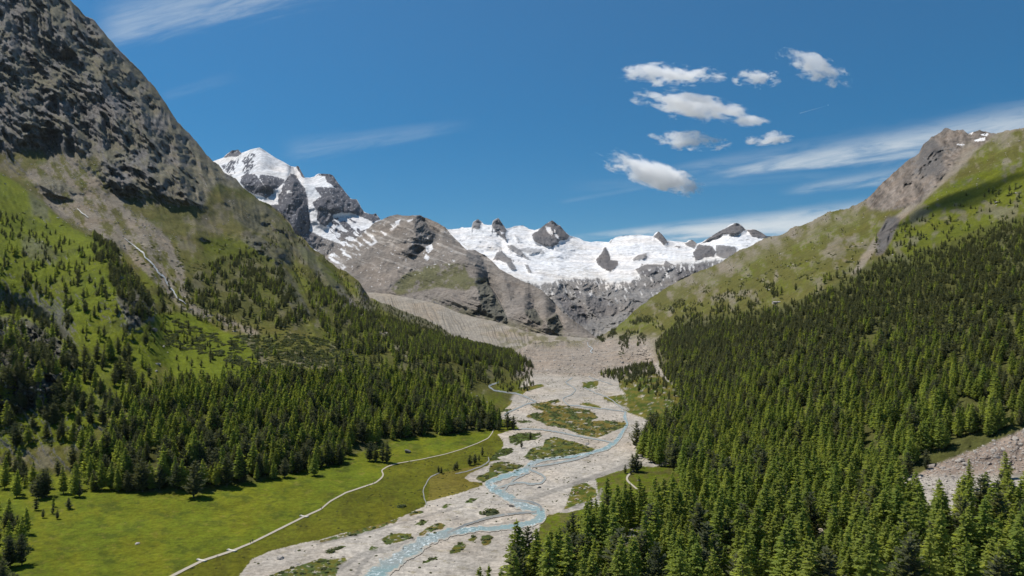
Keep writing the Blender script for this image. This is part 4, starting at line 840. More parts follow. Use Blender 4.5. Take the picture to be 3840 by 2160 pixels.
def trunk_mesh(name, mat, top=.9, r0=.014, limbs=0, seed=0):
    r = random.Random(seed); bm = bmesh.new()
    def tube(p, q, ra, rb, n=6):
        p, q = Vector(p), Vector(q); z = (q-p).normalized(); x = z.orthogonal().normalized(); y = z.cross(x)
        A = [bm.verts.new(p+(x*math.cos(a)+y*math.sin(a))*ra) for a in [2*math.pi*i/n for i in range(n)]]
        B = [bm.verts.new(q+(x*math.cos(a)+y*math.sin(a))*rb) for a in [2*math.pi*i/n for i in range(n)]]
        for i in range(n): bm.faces.new((A[i], A[(i+1) % n], B[(i+1) % n], B[i]))
        bm.faces.new(B)
    tube((0, 0, -.04), (0, 0, .3), r0*1.25, r0*.85); tube((0, 0, .3), (0, 0, top), r0*.85, .002)
    for i in range(limbs):
        z = r.uniform(.12, .85); a = r.uniform(0, 6.28); L = .12*(1-z)+.03
        tube((0, 0, z), (math.cos(a)*L, math.sin(a)*L, z+r.uniform(-.02, .05)), r0*.3, .001, 4)
    me = bpy.data.meshes.new(name); bm.to_mesh(me); bm.free(); me.materials.append(mat); return me
NEAR = {'larch': [], 'pine': []}; FAR = {'larch': [], 'pine': []}
for kd, mt in (('larch', ML_), ('pine', MPN)):
    for s_ in range(4):
        v, q = crown(kd, 10+s_, 34 if kd == 'larch' else 24, 11, 5, .036 if kd == 'larch' else .046); NEAR[kd].append(mesh_np(kd+'_crown', v, q, mt, False))
    for s_ in range(3):
        v, q = crown(kd, 30+s_, 17, 7, 3, .062 if kd == 'larch' else .075); FAR[kd].append(mesh_np(kd+'_crown_far', v, q, mt, False))
TRK = {'larch': [trunk_mesh('larch_trunk', MB, .93, .011, 8, 1)], 'pine': [trunk_mesh('pine_trunk', MB, .9, .014, 6, 2)]}

# --- where the trees stand: density per square metre over the terrain
X, Y = NL.X, NL.Y
P_ = np.stack([NL.PX, NL.PY, NL.PZ], -1)
du = P_[:-1, 1:]-P_[:-1, :-1]; dv = P_[1:, :-1]-P_[:-1, :-1]
area = np.abs(du[..., 0]*dv[..., 1]-du[..., 1]*dv[..., 0])
area = np.minimum(area, 400)
Xc, Yc = X[:-1, :-1], Y[:-1, :-1]
def PM(poly): return inpoly(NL.wx[:-1, :-1], NL.wy[:-1, :-1], poly).astype(float)
cl = fbm(Xc/34, Yc/26, 4, 201, .6)
dens = np.zeros_like(Xc); lar = np.full(Xc.shape, .35); hgt = np.full(Xc.shape, 15.)
def add(poly, d, clump=0., l=None, h=None):
    global dens, lar, hgt
    m = PM(poly); dd = m*d*(sstep(cl, clump-.05, clump+.12) if clump else 1)
    dens = np.maximum(dens, dd)
    if l is not None: lar = np.where(m > 0, l, lar)
    if h is not None: hgt = np.where(m > 0, h, hgt)
add([(-200, 500), (100, 560), (180, 600), (250, 620), (330, 700), (388, 780), (392, 930), (340, 1000), (0, 1000)], .0028, 0, .25, 10)
add([(-200, 640), (60, 640), (240, 700), (390, 880), (380, 960), (-200, 960)], .010, .08, .25, 12)
add([(235, 600), (265, 600), (330, 680), (372, 740), (386, 790), (370, 830), (320, 780), (270, 700), (230, 640)], .022, .02, .15, 13)
add([(-200, 860), (60, 870), (200, 900), (330, 900), (385, 960), (380, 1040), (300, 1090), (200, 1120), (90, 1100), (-200, 1060)], .020, -.02, .3, 15)
add([(-200, 1090), (60, 1100), (160, 1150), (220, 1210), (200, 1270), (130, 1250), (60, 1260), (-200, 1250)], .008, -.05, .4, 15)
add([(-200, 1290), (40, 1300), (70, 1340), (50, 1449), (40, 1560), (-200, 1560)], .012, 0, .3, 13)
add([(60, 1270), (190, 1270), (170, 1330), (60, 1330)], .004, 0, .1, 7)
add([(395, 720), (430, 700), (560, 790), (700, 850), (690, 870), (560, 830), (440, 790), (400, 850)], .006, .0, .2, 9)
add([(420, 800), (640, 880), (900, 900), (1000, 950), (700, 950), (450, 950)], .0022, 0, .3, 9)
add([(500, 640), (760, 560), (960, 770), (1130, 850), (1000, 960), (780, 850), (480, 780)], .0028, .05, .1, 9)
add(FM_POLY, .015, -.02, .2, 12)
add(FS_POLY, .013, -.08, .35, 13)
add([(940, 790), (1290, 890), (1345, 930), (1200, 930), (1000, 880)], .022, -.2, .3, 12)
add([(820, 600), (940, 760), (1290, 885), (1250, 890), (1000, 820), (880, 760)], .0035, .0, .1, 8)
add(FL_POLY, .030, -.30, .60, 16.5)
add([(995, 1140), (1045, 1140), (1045, 1165), (990, 1165)], .0, 0)
add([(1235, 950), (1345, 935), (1340, 985), (1260, 992)], .006, 0, .1, 8)
add([(1520, 950), (1640, 925), (1700, 985), (1712, 1030), (1650, 1000), (1560, 975)], .0045, 0, .1, 8)
add([(1500, 945), (1640, 915), (1650, 945), (1540, 958)], .016, 0, .1, 9)
add([(1500, 850), (1560, 815), (1650, 790), (1713, 755), (1830, 720), (1950, 700), (2020, 700), (1960, 740), (1900, 775), (1800, 790), (1700, 830), (1620, 890), (1540, 885)], .011, .08, .05, 9)
add([(2180, 640), (2260, 560), (2400, 500), (2560, 470), (2716, 430), (2716, 560), (2400, 620), (2200, 680)], .005, .04, .1, 9)
add([(1600, 600), (2200, 500), (2200, 680), (1640, 800)], .0005, .1, 0, 6)
add(FR_POLY, .032, 0, .12, 12)
m = PM(FR_POLY); hgt = np.where(m > 0, np.interp(Yc, [600, 760, 850, 1000, 1200, 1560], [8, 9.5, 11.5, 14, 18, 21]), hgt)
lar = np.where(m > 0, np.clip(np.interp(Yc+(Xc-2000)*.18, [700, 820, 950, 1150], [.03, .07, .38, .88])+.9*cl, .03, .95), lar)
dens = np.where(m > 0, .030*sstep(cl+.5*fbm(Xc/90, Yc/60, 3, 207), -.5, -.22), dens)
dens = np.where((m > 0) & (Yc > 1000), dens*.80, dens*1.1)
cut = np.clip(PM([(2255, 1235), (2350, 1165), (2480, 1110), (2600, 1060), (2716, 1040), (2716, 1235), (2576, 1255), (2450, 1290), (2370, 1315), (2280, 1275)])+PM([(1545, 1385), (1580, 1345), (1620, 1325), (1650, 1335), (1625, 1400), (1590, 1465), (1550, 1450)])
              + PM([(2235, 545), (2275, 548), (2250, 600), (2224, 650), (2204, 640)]) + PM([(1925, 768), (1995, 760), (2010, 745), (1980, 745), (1930, 755)])
              + PM([(2160, 870), (2200, 830), (2220, 820), (2200, 870), (2150, 900)]), 0, 1)
tl = np.interp(Xc, [1640, 1713, 1800, 1900, 1960, 2050, 2130, 2200, 2300, 2400, 2500, 2716], [870, 800, 790, 780, 772, 740, 700, 655, 640, 600, 560, 500])
dens = np.where(m > 0, dens*np.clip(sstep(Yc-tl+40*cl, -2, 60)+.12, 0, 1)*(.25+.75*sstep(fbm(Xc/15, Yc/11, 3, 311), -.42, -.2)), dens)
dens = np.maximum(dens, ((Yc < tl+5) & (Yc > tl-45) & (Xc > 1650))*.004*sstep(cl, -.1, .15))
dens = dens*(1-cut)
ncell = area*dens
lam = ncell/1.0
cnt = rng.poisson(lam)
jj, ii = np.nonzero(cnt); rep = cnt[jj, ii]; jj = np.repeat(jj, rep); ii = np.repeat(ii, rep)
a = rng.random(len(jj))[:, None]; b_ = rng.random(len(jj))[:, None]
pos = (P_[jj, ii]*(1-a)+P_[jj, ii+1]*a)*(1-b_)+(P_[jj+1, ii]*(1-a)+P_[jj+1, ii+1]*a)*b_
isl = rng.random(len(jj)) < lar[jj, ii]
ht = hgt[jj, ii]*np.clip(rng.normal(.93, .20, len(jj)), .38, 1.35); ht *= np.where(isl, 1.06, .94)
px_, py_ = Xc[jj, ii], Yc[jj, ii]
keep = np.hypot(px_-1200, 0) > -1
pos, isl, ht, px_, py_ = pos[keep], isl[keep], ht[keep], px_[keep], py_[keep]
for m_, lim in ((px_ > 2640, 6), (px_ < -90, 4)):      # the forest goes on beyond both edges of the view
    k_ = np.nonzero(m_)[0]; k_ = np.repeat(k_, lim); f_ = rng.uniform(1.06, 1.5, len(k_)); q_ = pos[k_].copy(); q_[:, 0] *= f_
    pos = np.concatenate([pos, q_]); isl = np.concatenate([isl, isl[k_]]); ht = np.concatenate([ht, ht[k_]*rng.uniform(.8, 1.1, len(k_))]); px_ = np.concatenate([px_, px_[k_]*0+9999]); py_ = np.concatenate([py_, py_[k_]])
# single trees standing clear in the photograph: x, y of the foot, height, larch?
SINGLE = [(487, 1252, 23, 0, 'broad dark pine standing forward of the forest edge on the meadow, the largest there'), (384, 1233, 15, 1, 'slim tree at the forest edge left of the broad forward pine'), (790, 1197, 16, 1, 'lone conifer on the meadow under the step of the forest edge'),
          (930, 1160, 15, 0, 'first of the small group of pines on the meadow above the path bend'), (945, 1162, 13, 0, 'second short pine of the small group above the path bend'), (963, 1163, 15, 0, 'third pine of the small group above the path bend'), (974, 1165, 17, 0, 'tallest pine of the small group above the path bend'),
          (1277, 1079, 17, 0, 'dark pine at the tip of the forest beside the pale gravel bed'), (1291, 1080, 13, 0, 'shorter pine beside the gravel bed at the forest tip'), (1254, 1084, 11, 0, 'small pine between path end and gravel bed'),
          (1182, 1171, 8, 0, 'small dark pine at the edge of the gravel below the meadow, first of three'), (1195, 1167, 7.5, 0, 'small dark pine at the edge of the gravel below the meadow, middle of three'), (1205, 1160, 5, 0, 'small dark pine at the edge of the gravel below the meadow, last of three'), (1213, 1147, 7, 0, 'small pine alone on the meadow edge by the gravel'),
          (1103, 1189, 5, 0, 'tiny pine beside the meadow brook'), (1110, 1190, 4.5, 0, 'second tiny pine beside the meadow brook'), (1144, 1184, 5, 0, 'short pine on the yellow grass by the gravel'), (1150, 1181, 6, 0, 'short pine on the yellow grass beside its twin'),
          (1334, 1106, 7, 0, 'upper of two pines on the green gravel island'), (1312, 1127, 7, 0, 'lower of two pines on the green gravel island'),
          (1602, 1188, 13, 0, 'dark dense pine beside the pale path on the far bank'), (1592, 1186, 12, 0, 'dark pine right behind the bend of the far path'), (1612, 1177, 5, 0, 'small round pine on the grass beside the far path'), (1573, 1191, 6, 0, 'small pine on the river side of the far path'), (1587, 1193, 4, 0, 'smallest pine touching the far path'),
          (1330, 1420, 17, 0, 'slender pine standing above the gravel edge at the front of the larches'), (144, 1306, 5.5, 0, 'small cone-shaped pine on the lower meadow, last of its row'), (108, 1303, 5, 0, 'small pine on the lower meadow, middle of its row'), (70, 1320, 6, 0, 'small pine at the foot of the left slope on the lower meadow'),
          (2440, 1232, 16, 1, 'open larch standing alone before the pink scree field'), (2532, 1205, 15, 1, 'airy larch on the lower rim of the scree field'), (2330, 1168, 9, 0, 'small pine on the upper rim of the scree field'),
          (2330, 1180, 7, 0, 'young pine beside the upper rim of the scree field'), (400, 745, 14, 0, 'tall pine beside the white torrent'), (411, 790, 20, 0, 'dark spruce-shaped pine on the grass below the torrent'), (367, 868, 15, 0, 'dark columnar pine on the bright grass of the left slope'),
          (120, 620, 10, 0, 'first round pine of the row on the bright shoulder'), (140, 640, 10, 0, 'second round pine of the row on the bright shoulder')]
sx = np.array([s_[0] for s_ in SINGLE], float); sy = np.array([s_[1] for s_ in SINGLE], float)
spos = NL.at(sx, sy)
# keep the ground around single trees clear
d2 = ((pos[:, None, :2]-spos[None, :, :2])**2).sum(-1).min(1); k = d2 > 14.; pos, isl, ht, px_, py_ = pos[k], isl[k], ht[k], px_[k], py_[k]
size = ht/pos[:, 1]
top_py = py_-size*F
inframe = (px_ > 5) & (px_ < 2570) & (top_py < 1440)
MARKS = [('the rocky outcrop at the front', 1590, 1400), ('the sheep island', 1480, 1290), ('the far path bend', 1620, 1230), ('the pink scree field', 2380, 1160), ('the upper end of the scree', 2560, 1070),
         ('the bottom right corner', 2540, 1420), ('the bottom edge centre of the slope', 1950, 1430), ('the front tip of the larches', 1290, 1450), ('the small clearing in the slope forest', 1860, 1150), ('the grass gap on the slope', 2200, 870),
         ('the wooded point on the far bank', 1640, 1100), ('the broad forward pine on the meadow', 487, 1235), ('the path end at the forest', 1240, 1070), ('the group of pines above the path bend', 950, 1120), ('the dark cliff on the left', 90, 930),
         ('the small pines on the lower meadow', 100, 1290), ('the boulder at the slope foot', 389, 836), ('the last grass step of the meadow', 790, 1180), ('the left end of the valley forest', 240, 1180), ('the alder scrub', 640, 960),
         ('the bright grass shoulder', 180, 700), ('the middle of the scree rim', 2200, 1250), ('the steep right edge wood', 2530, 950), ('the bottom left corner', 20, 1400)]
def where(x, y, D):
    k = min(range(len(MARKS)), key=lambda i: (MARKS[i][1]-x)**2+((MARKS[i][2]-y)*1.2)**2)
    if y > 1300 and 1100 < x <= 1330: x = 1331
    dx, dy_ = x-MARKS[k][1], (y-MARKS[k][2])*1.3
    r_ = 'beside' if abs(dx)+abs(dy_) < 45 else ('right of' if dx > 0 else 'left of') if abs(dx) > abs(dy_) else ('below' if dy_ > 0 else 'above')
    far_ = 'well ' if abs(dx)+abs(dy_) > 190 and r_ != 'beside' else ''
    return far_+r_+' '+MARKS[k][0], ('slope forest' if x > 1330 else 'valley forest' if x > 250 and y > 960 else 'left slope')
n_ind = 0; ind_used = np.zeros(len(pos), bool)
def put_tree(kd, p, h, label, group, idx):
    nm = 'larch_tree' if kd == 'larch' else 'pine_tree'
    r = random.Random(idx*7+3)
    e = bpy.data.objects.new(nm, None); COL.objects.link(e); e.empty_display_size = 1
    wf = r.uniform(1.05, 1.45)*(1.0 if kd == 'larch' else 1.05)
    e.location = p; e.rotation_euler = (r.uniform(-.03, .03), r.uniform(-.03, .03), r.uniform(0, 6.28)); e.scale = (h*wf, h*wf, h)
    link('trunk', TRK[kd][0], e); link('crown', NEAR[kd][idx % 4], e)
    tag(e, label, 'tree', group)
    return e
for i, (x, y, h, lr, lab) in enumerate(SINGLE): put_tree('larch' if lr else 'pine', spos[i], h, lab, None, 1000+i)
for kd, flag in (('larch', True), ('pine', False)):
    c_ = np.nonzero((isl == flag) & inframe)[0]; c_ = c_[np.argsort(-size[c_])]
    nsing = sum(1 for s_ in SINGLE if bool(s_[3]) == flag)
    for q_, k in enumerate(c_[:300-nsing]):
        ind_used[k] = True
        wh, gp = where(px_[k], py_[k], pos[k, 1])
        hs = ('tall ' if ht[k] > 17.5 else 'short ' if ht[k] < 13.5 else '')
        lab = hs+('light green larch ' if kd == 'larch' else 'dark stone pine ')+wh
        put_tree(kd, pos[k], ht[k], lab, ('larches of the ' if kd == 'larch' else 'pines of the ')+gp, q_)

# --- all the rest of the forest: one object per wood
def scatter(name, pts, scale, meshes, pick, kind='stuff', label=None, cat=None, wid=(1.05, 1.45), tilt=.03, rot=None):
    n = len(pts); src = []
    me = bpy.data.meshes.new(name); me.vertices.add(n); me.vertices.foreach_set('co', np.asarray(pts, np.float32).ravel())
    wv = rng.uniform(*wid, n)
    sc3 = np.stack([scale*wv, scale*wv, scale], -1).astype(np.float32)
    rt = np.stack([rng.uniform(-tilt, tilt, n), rng.uniform(-tilt, tilt, n), rng.uniform(0, 6.28, n)], -1).astype(np.float32)
    a1 = me.attributes.new('isc', 'FLOAT_VECTOR', 'POINT'); a1.data.foreach_set('vector', sc3.ravel())
    a2 = me.attributes.new('irt', 'FLOAT_VECTOR', 'POINT'); a2.data.foreach_set('vector', rt.ravel())
    a3 = me.attributes.new('ipk', 'INT', 'POINT'); a3.data.foreach_set('value', np.asarray(pick, np.int32))
    o = link(name, me); o['kind'] = kind
    ng = bpy.data.node_groups.new(name+'_scatter', 'GeometryNodeTree')
    ng.interface.new_socket('Geometry', in_out='INPUT', socket_type='NodeSocketGeometry'); ng.interface.new_socket('Geometry', in_out='OUTPUT', socket_type='NodeSocketGeometry')
    t = NT(ng); gi = t.n.new('NodeGroupInput'); go = t.n.new('NodeGroupOutput')
    def named(nm, dt):
        nd = t.new('GeometryNodeInputNamedAttribute', data_type=dt); nd.inputs[0].default_value = nm
        return [o_ for o_ in nd.outputs if o_.enabled and o_.name == 'Attribute'][0]
    sA = named('isc', 'FLOAT_VECTOR'); rA = named('irt', 'FLOAT_VECTOR'); pA = named('ipk', 'INT')
    e2r = t.new('FunctionNodeEulerToRotation', {0: rA}).outputs[0]
    join = t.n.new('GeometryNodeJoinGeometry')
    for vi, parts in enumerate(meshes):
        cmpn = t.n.new('FunctionNodeCompare'); cmpn.data_type = 'INT'; cmpn.operation = 'EQUAL'
        t.l.new(pA, cmpn.inputs[2]); cmpn.inputs[3].default_value = vi
        for om in parts:
            oi = t.n.new('GeometryNodeObjectInfo'); oi.transform_space = 'ORIGINAL'; oi.inputs[0].default_value = om; oi.inputs[1].default_value = True
            ip = t.n.new('GeometryNodeInstanceOnPoints')
            t.l.new(gi.outputs[0], ip.inputs['Points']); t.l.new(cmpn.outputs[0], ip.inputs['Selection']); t.l.new(oi.outputs['Geometry'], ip.inputs['Instance'])
            t.l.new(e2r, ip.inputs['Rotation']); t.l.new(sA, ip.inputs['Scale']); t.l.new(ip.outputs[0], join.inputs[0])
    t.l.new(join.outputs[0], go.inputs[0])
    md = o.modifiers.new('scatter', 'NODES'); md.node_group = ng
    return o
# one real small tree / stone / shrub of each pattern stands in the scene and is the pattern the scatter repeats
def pattern(nm, me, p, h, wf=1.0, parent=None):
    o = link(nm, me, parent); o.location = p; o.scale = (h*wf, h*wf, h); return o
pat = {'larch': [], 'pine': []}
rest = np.nonzero(~ind_used)[0]
dfar = pos[rest, 1]
for kd, flag in (('larch', True), ('pine', False)):
    sel = rest[(isl[rest] == flag) & (pos[rest, 1] > 900)][:3]
    for q_ in range(3):
        e = bpy.data.objects.new('young_'+kd+'_tree', None); COL.objects.link(e); e.location = pos[sel[q_]]; h = ht[sel[q_]]*.7; e.scale = (h, h, h)
        cr = link('crown', FAR[kd][q_], e); tr = link('trunk', TRK[kd][0], e)
        tag(e, ('small '+('light green larch' if flag else 'dark pine')+' far up the wooded valley side'), 'tree', 'small far '+kd+' trees')
        ind_used[sel[q_]] = True
        pat[kd].append((cr, tr))
nearpat = {}
for kd in ('larch', 'pine'):
    nm = 'larch_tree' if kd == 'larch' else 'pine_tree'
    objs = [o for o in COL.objects if o.name.startswith(nm) and o.type == 'EMPTY'][:40]
    d = {}
    for e in objs:
        for ch in e.children:
            if ch.name.startswith('crown'): d.setdefault(ch.data.name, ch)
            else: trk = ch
    nearpat[kd] = [(c_, trk) for c_ in d.values()]
rest = np.nonzero(~ind_used)[0]
for nm, kd, flag in (('larch_forest', 'larch', True), ('pine_forest', 'pine', False)):
    s_ = rest[isl[rest] == flag]
    ns = size[s_] > .022
    nv = len(nearpat[kd])
    pk_ = np.where(ns, rng.integers(0, nv, len(s_)), nv+rng.integers(0, 3, len(s_)))
    o = scatter(nm, pos[s_], ht[s_], nearpat[kd]+pat[kd], pk_)
    tag(o, ('dense mass of light green larches' if flag else 'dense mass of dark stone pines')+' covering the valley sides', 'forest')
print('TREES', len(pos), 'larch', int(isl.sum()))

# ------------------------------------------------------------------ shrubs, stones
def blob(name, mat, seed, n=42, flat_=.7, q=.42):
    r = np.random.default_rng(seed); V_ = []; Q = []
    for i in range(n):
        d = r.normal(size=3); d /= np.linalg.norm(d); d[2] = abs(d[2]); c_ = d*r.uniform(.35, .62)*np.array((1, 1, flat_))
        u = np.cross(d, r.normal(size=3)); u /= np.linalg.norm(u); v = np.cross(d, u); a = q*r.uniform(.5, 1)
        k = len(V_); V_ += [c_-u*a*.6, c_-v*a*.5, c_+u*a*.6+d*.12, c_+v*a*.5+d*.1]; Q.append((k, k+1, k+2, k+3))
    return mesh_np(name, np.array(V_), np.array(Q), mat, False)
def stone(name, mat, seed, sub=2, amp=.35):
    bm = bmesh.new(); bmesh.ops.create_icosphere(bm, subdivisions=sub, radius=.5); r = random.Random(seed)
    pl = [(Vector([r.gauss(0, 1) for _ in range(3)]).normalized(), r.uniform(.25, .42)) for _ in range(9)]
    for v in bm.verts:
        for n, d in pl:
            k = v.co.dot(n)-d
            if k > 0: v.co -= n*k*.95
        v.co.z *= .75
    me = bpy.data.meshes.new(name); bm.to_mesh(me); bm.free(); me.materials.append(mat); return me
def stone_mat(name, c1, c2):
    m, t = mat_new(name); g = t.new('ShaderNodeNewGeometry').outputs['Position']; rnd = t.new('ShaderNodeObjectInfo').outputs['Random']
    c_ = t.mix(t.m('MULTIPLY', t.m('ADD', t.noise(g, 1.3, 6, .7), rnd), .5), c1, c2)
    bp = t.new('ShaderNodeBump', {'Strength': .6, 'Distance': .2, 'Height': t.noise(g, 2.5, 6)}).outputs[0]
    b = t.new('ShaderNodeBsdfPrincipled', {'Base Color': c_, 'Roughness': .9, 'Normal': bp}); t.new('ShaderNodeOutputMaterial', {0: b.outputs[0]}); return m
MS1 = stone_mat('pale_stone', (.20, .17, .15, 1), (.46, .42, .37, 1)); MS2 = stone_mat('dark_stone', (.05, .05, .05, 1), (.16, .15, .13, 1))
def sample(mask, dens_, cap=None):
    nn = rng.poisson(area*mask*dens_); j, i = np.nonzero(nn); rp = nn[j, i]; j = np.repeat(j, rp); i = np.repeat(i, rp)
    a = rng.random(len(j))[:, None]; b = rng.random(len(j))[:, None]
    p = (P_[j, i]*(1-a)+P_[j, i+1]*a)*(1-b)+(P_[j+1, i]*(1-a)+P_[j+1, i+1]*a)*b
    return p, Xc[j, i], Yc[j, i]
seen = ((X > -30) & (X < 2606) & (Y < 1470)).astype(float)[:-1, :-1]
alder = PM([(395, 870), (440, 800), (560, 850), (640, 840), (700, 860), (780, 850), (860, 880), (1000, 950), (940, 965), (830, 965), (700, 960), (600, 965), (560, 900)])*sstep(cl, -.25, .05)
alder = np.maximum(alder, PM([(640, 850), (760, 840), (830, 860), (900, 900), (960, 950), (760, 940), (660, 900)]))
alder = np.maximum(alder, PM([(-100, 1030), (40, 1050), (120, 1090), (200, 1130), (240, 1180), (160, 1130), (60, 1110), (-100, 1100)]))
bigs = NL.at(np.array([1220.]), np.array([1020.]))[0]
p1, x1, y1 = sample(np.clip(alder, 0, 1)*seen*sstep(cl+.6*fbm(Xc/12, Yc/8, 3, 305), -.25, .1), .05)
p2, x2, y2 = sample(shrub_mask[:-1, :-1]*seen, .10)
slopesh = (PM([(-200, 450), (250, 606), (400, 780), (1000, 950), (1300, 930), (1000, 800), (600, 600), (250, 600)])*.6+PM([(1500, 850), (1650, 760), (2200, 600), (2716, 400), (2716, 640), (2200, 700), (1700, 830), (1560, 900)])*.5)*sstep(cl, .0, .2)
p3, x3, y3 = sample(slopesh*seen, .010)
p4, x4, y4 = sample(grassL[:-1, :-1]*below_path[:-1, :-1]*seen*sstep(cl, .0, .2), .05)
p5, x5, y5 = sample((G[:-1, :-1, 0] > .28)*flat[:-1, :-1]*seen*(1-grassL[:-1, :-1])*sstep(fbm(Xc/40, Yc/14, 4, 303), .05, .3), .05)
pp = np.concatenate([p1, p2, p3, p4, p5]); ss_ = np.concatenate([rng.uniform(2.0, 4.6, len(p1)), rng.uniform(.7, 1.7, len(p2)), rng.uniform(1.5, 4, len(p3)), rng.uniform(.4, .9, len(p4)), rng.uniform(.4, .9, len(p5))])
sb = [blob('shrub_leaves', MSH, 70+i) for i in range(3)]
SP = NL.at(np.array([1233., 1010., 830.]), np.array([1291., 1275., 1388.]))
sh_pat = []
for i, (lab, h) in enumerate((('dark green willow bush alone on the gravel beside the river bend', 5.5), ('low green bush on the gravel below the meadow edge', 3.0), ('low green bush at the rim of the lower gravel bar', 2.6))):
    o = pattern('shrub', sb[i], SP[i], h, 1.6); tag(o, lab, 'bush'); sh_pat.append((o,))
o = scatter('undergrowth', pp, ss_, sh_pat, rng.integers(0, 3, len(pp)), wid=(1.0, 1.7), tilt=.2); tag(o, 'low alder and willow scrub on the slopes and gravel islands', 'scrub')
# debris: on the fan, the gravel, the scree
fanm = fan[:-1, :-1].astype(float)
q1_, _, _ = sample(fanm*seen, .012); q2_, _, _ = sample((1-grassL[:-1, :-1])*flat[:-1, :-1]*(1-isl_mask[:-1, :-1])*seen*(1-fanm), .06)
q3_, _, _ = sample((talus+talus2)[:-1, :-1]*seen, .5); q4_, _, _ = sample((scree+coneL)[:-1, :-1]*seen, .006)
q5_, _, _ = sample((slope_m*(1-np.clip(fr+fl, 0, 1)))[:-1, :-1]*seen*sstep(cl, .0, .3), .0022)
qq = np.concatenate([q1_, q2_, q3_, q4_, q5_])
qs = np.concatenate([rng.pareto(3.0, len(q1_))*1.6+1.2, rng.pareto(3.0, len(q2_))*.4+.3, rng.pareto(3.2, len(q3_))*.8+.7, rng.pareto(3.0, len(q4_))*2+1.2, rng.pareto(2.5, len(q5_))*2+1.5]); qs = np.minimum(qs, 5.5)
st = [stone('stone', MS1, 5+i, 1) for i in range(3)]
BP = NL.at(np.array([346., 1607., 1059.]), np.array([1368., 1209., 1381.]))
b_pat = []
for i, (lab, h) in enumerate((('pale flat boulder alone in the lower meadow', 2.6), ('pale boulder on the grass beside the far path', 2.2), ('dark boulder at the edge of the turquoise river', 1.8))):
    o = pattern('boulder', stone('boulder', MS1 if i < 2 else MS2, 40+i, 2) if i == 2 else st[i], BP[i], h, 1.3); tag(o, lab, 'boulder')
    if i < 2: b_pat.append((o,))
o = scatter('rubble', qq, qs, b_pat, rng.integers(0, 2, len(qq)), wid=(.8, 1.5), tilt=.6); tag(o, 'scattered stones and blocks on gravel, scree and debris fan', 'stones')
for x, y, h, lab in ((1025, 1139, 6., 'big dark boulder alone on the bright meadow below the forest'), (452, 968, 9, 'big dark boulder on the green slope under the torrent')):
    if y == 968: x, y = 389, 836
    o = pattern('boulder', stone('boulder', MS2, int(x)), NL.at(np.array([float(x)]), np.array([float(y)]))[0]+np.array((0, 0, h*.2)), h, 1.0); tag(o, lab, 'boulder')
# a few separate big blocks on the debris fan
for k_, (x, y, h, lab) in enumerate(((1565, 913, 10, 'large angular block near the forest on the debris fan'), (1500, 905, 7, 'block in the middle of the debris fan'), (1440, 920, 7, 'block near the foot of the debris fan'), (1394, 908, 7, 'block on the left half of the debris fan'), (1330, 912, 8, 'dark block at the left rim of the debris fan'))):
    o = pattern('boulder', stone('boulder', MS1, 90+k_), NL.at(np.array([float(x)]), np.array([float(y)]))[0], h, 1.1); tag(o, lab, 'boulder')
print('SCRUB', len(pp), 'STONES', len(qq))

# ------------------------------------------------------------------ dead trees
for x, y, h, lab in ((2512, 1185, 9, 'bare grey dead tree leaning by the scree field'), (2150, 1500, 15, 'bare dead tree among the larches of the lowest rows')):
    e = bpy.data.objects.new('dead_tree', None); COL.objects.link(e); e.location = NL.at(np.array([float(x)]), np.array([float(y)]))[0]; e.scale = (h, h, h); e.rotation_euler = (.1, .12, 1)
    link('trunk', trunk_mesh('dead_trunk', MDD, .95, .016, 26, x), e); tag(e, lab, 'dead tree')

# ------------------------------------------------------------------ small built things
def simple_mat(name, col, rough=.8):
    m, t = mat_new(name); g = t.new('ShaderNodeTexCoord').outputs['Object']
    n = t.noise(g, 4, 5, .6); c_ = t.mix(n, tuple(v*.75 for v in col)+(1,), tuple(min(1, v*1.2) for v in col)+(1,))
    b = t.new('ShaderNodeBsdfPrincipled', {'Base Color': c_, 'Roughness': rough}); t.new('ShaderNodeOutputMaterial', {0: b.outputs[0]}); return m
def bm_obj(name, fn, mat, parent=None, loc=None):
    bm = bmesh.new(); fn(bm); me = bpy.data.meshes.new(name); bm.to_mesh(me); bm.free(); me.materials.append(mat); return link(name, me, parent, loc)
def box(bm, c_, s_, rz=0.0, bev=0.0):
    r = bmesh.ops.create_cube(bm, size=1); mtx = Matrix.Translation(c_) @ Matrix.Rotation(rz, 4, 'Z') @ Matrix.Diagonal((s_[0], s_[1], s_[2], 1)); bmesh.ops.transform(bm, matrix=mtx, verts=r['verts'])
MWALL = simple_mat('hut_stone', (.40, .35, .30)); MROOF = simple_mat('stone_slab_roof', (.36, .33, .30)); MDARK = simple_mat('dark_opening', (.02, .018, .016)); MSLAB = simple_mat('pale_slab', (.58, .54, .47)); MWOOD = simple_mat('old_wood', (.16, .11, .07))
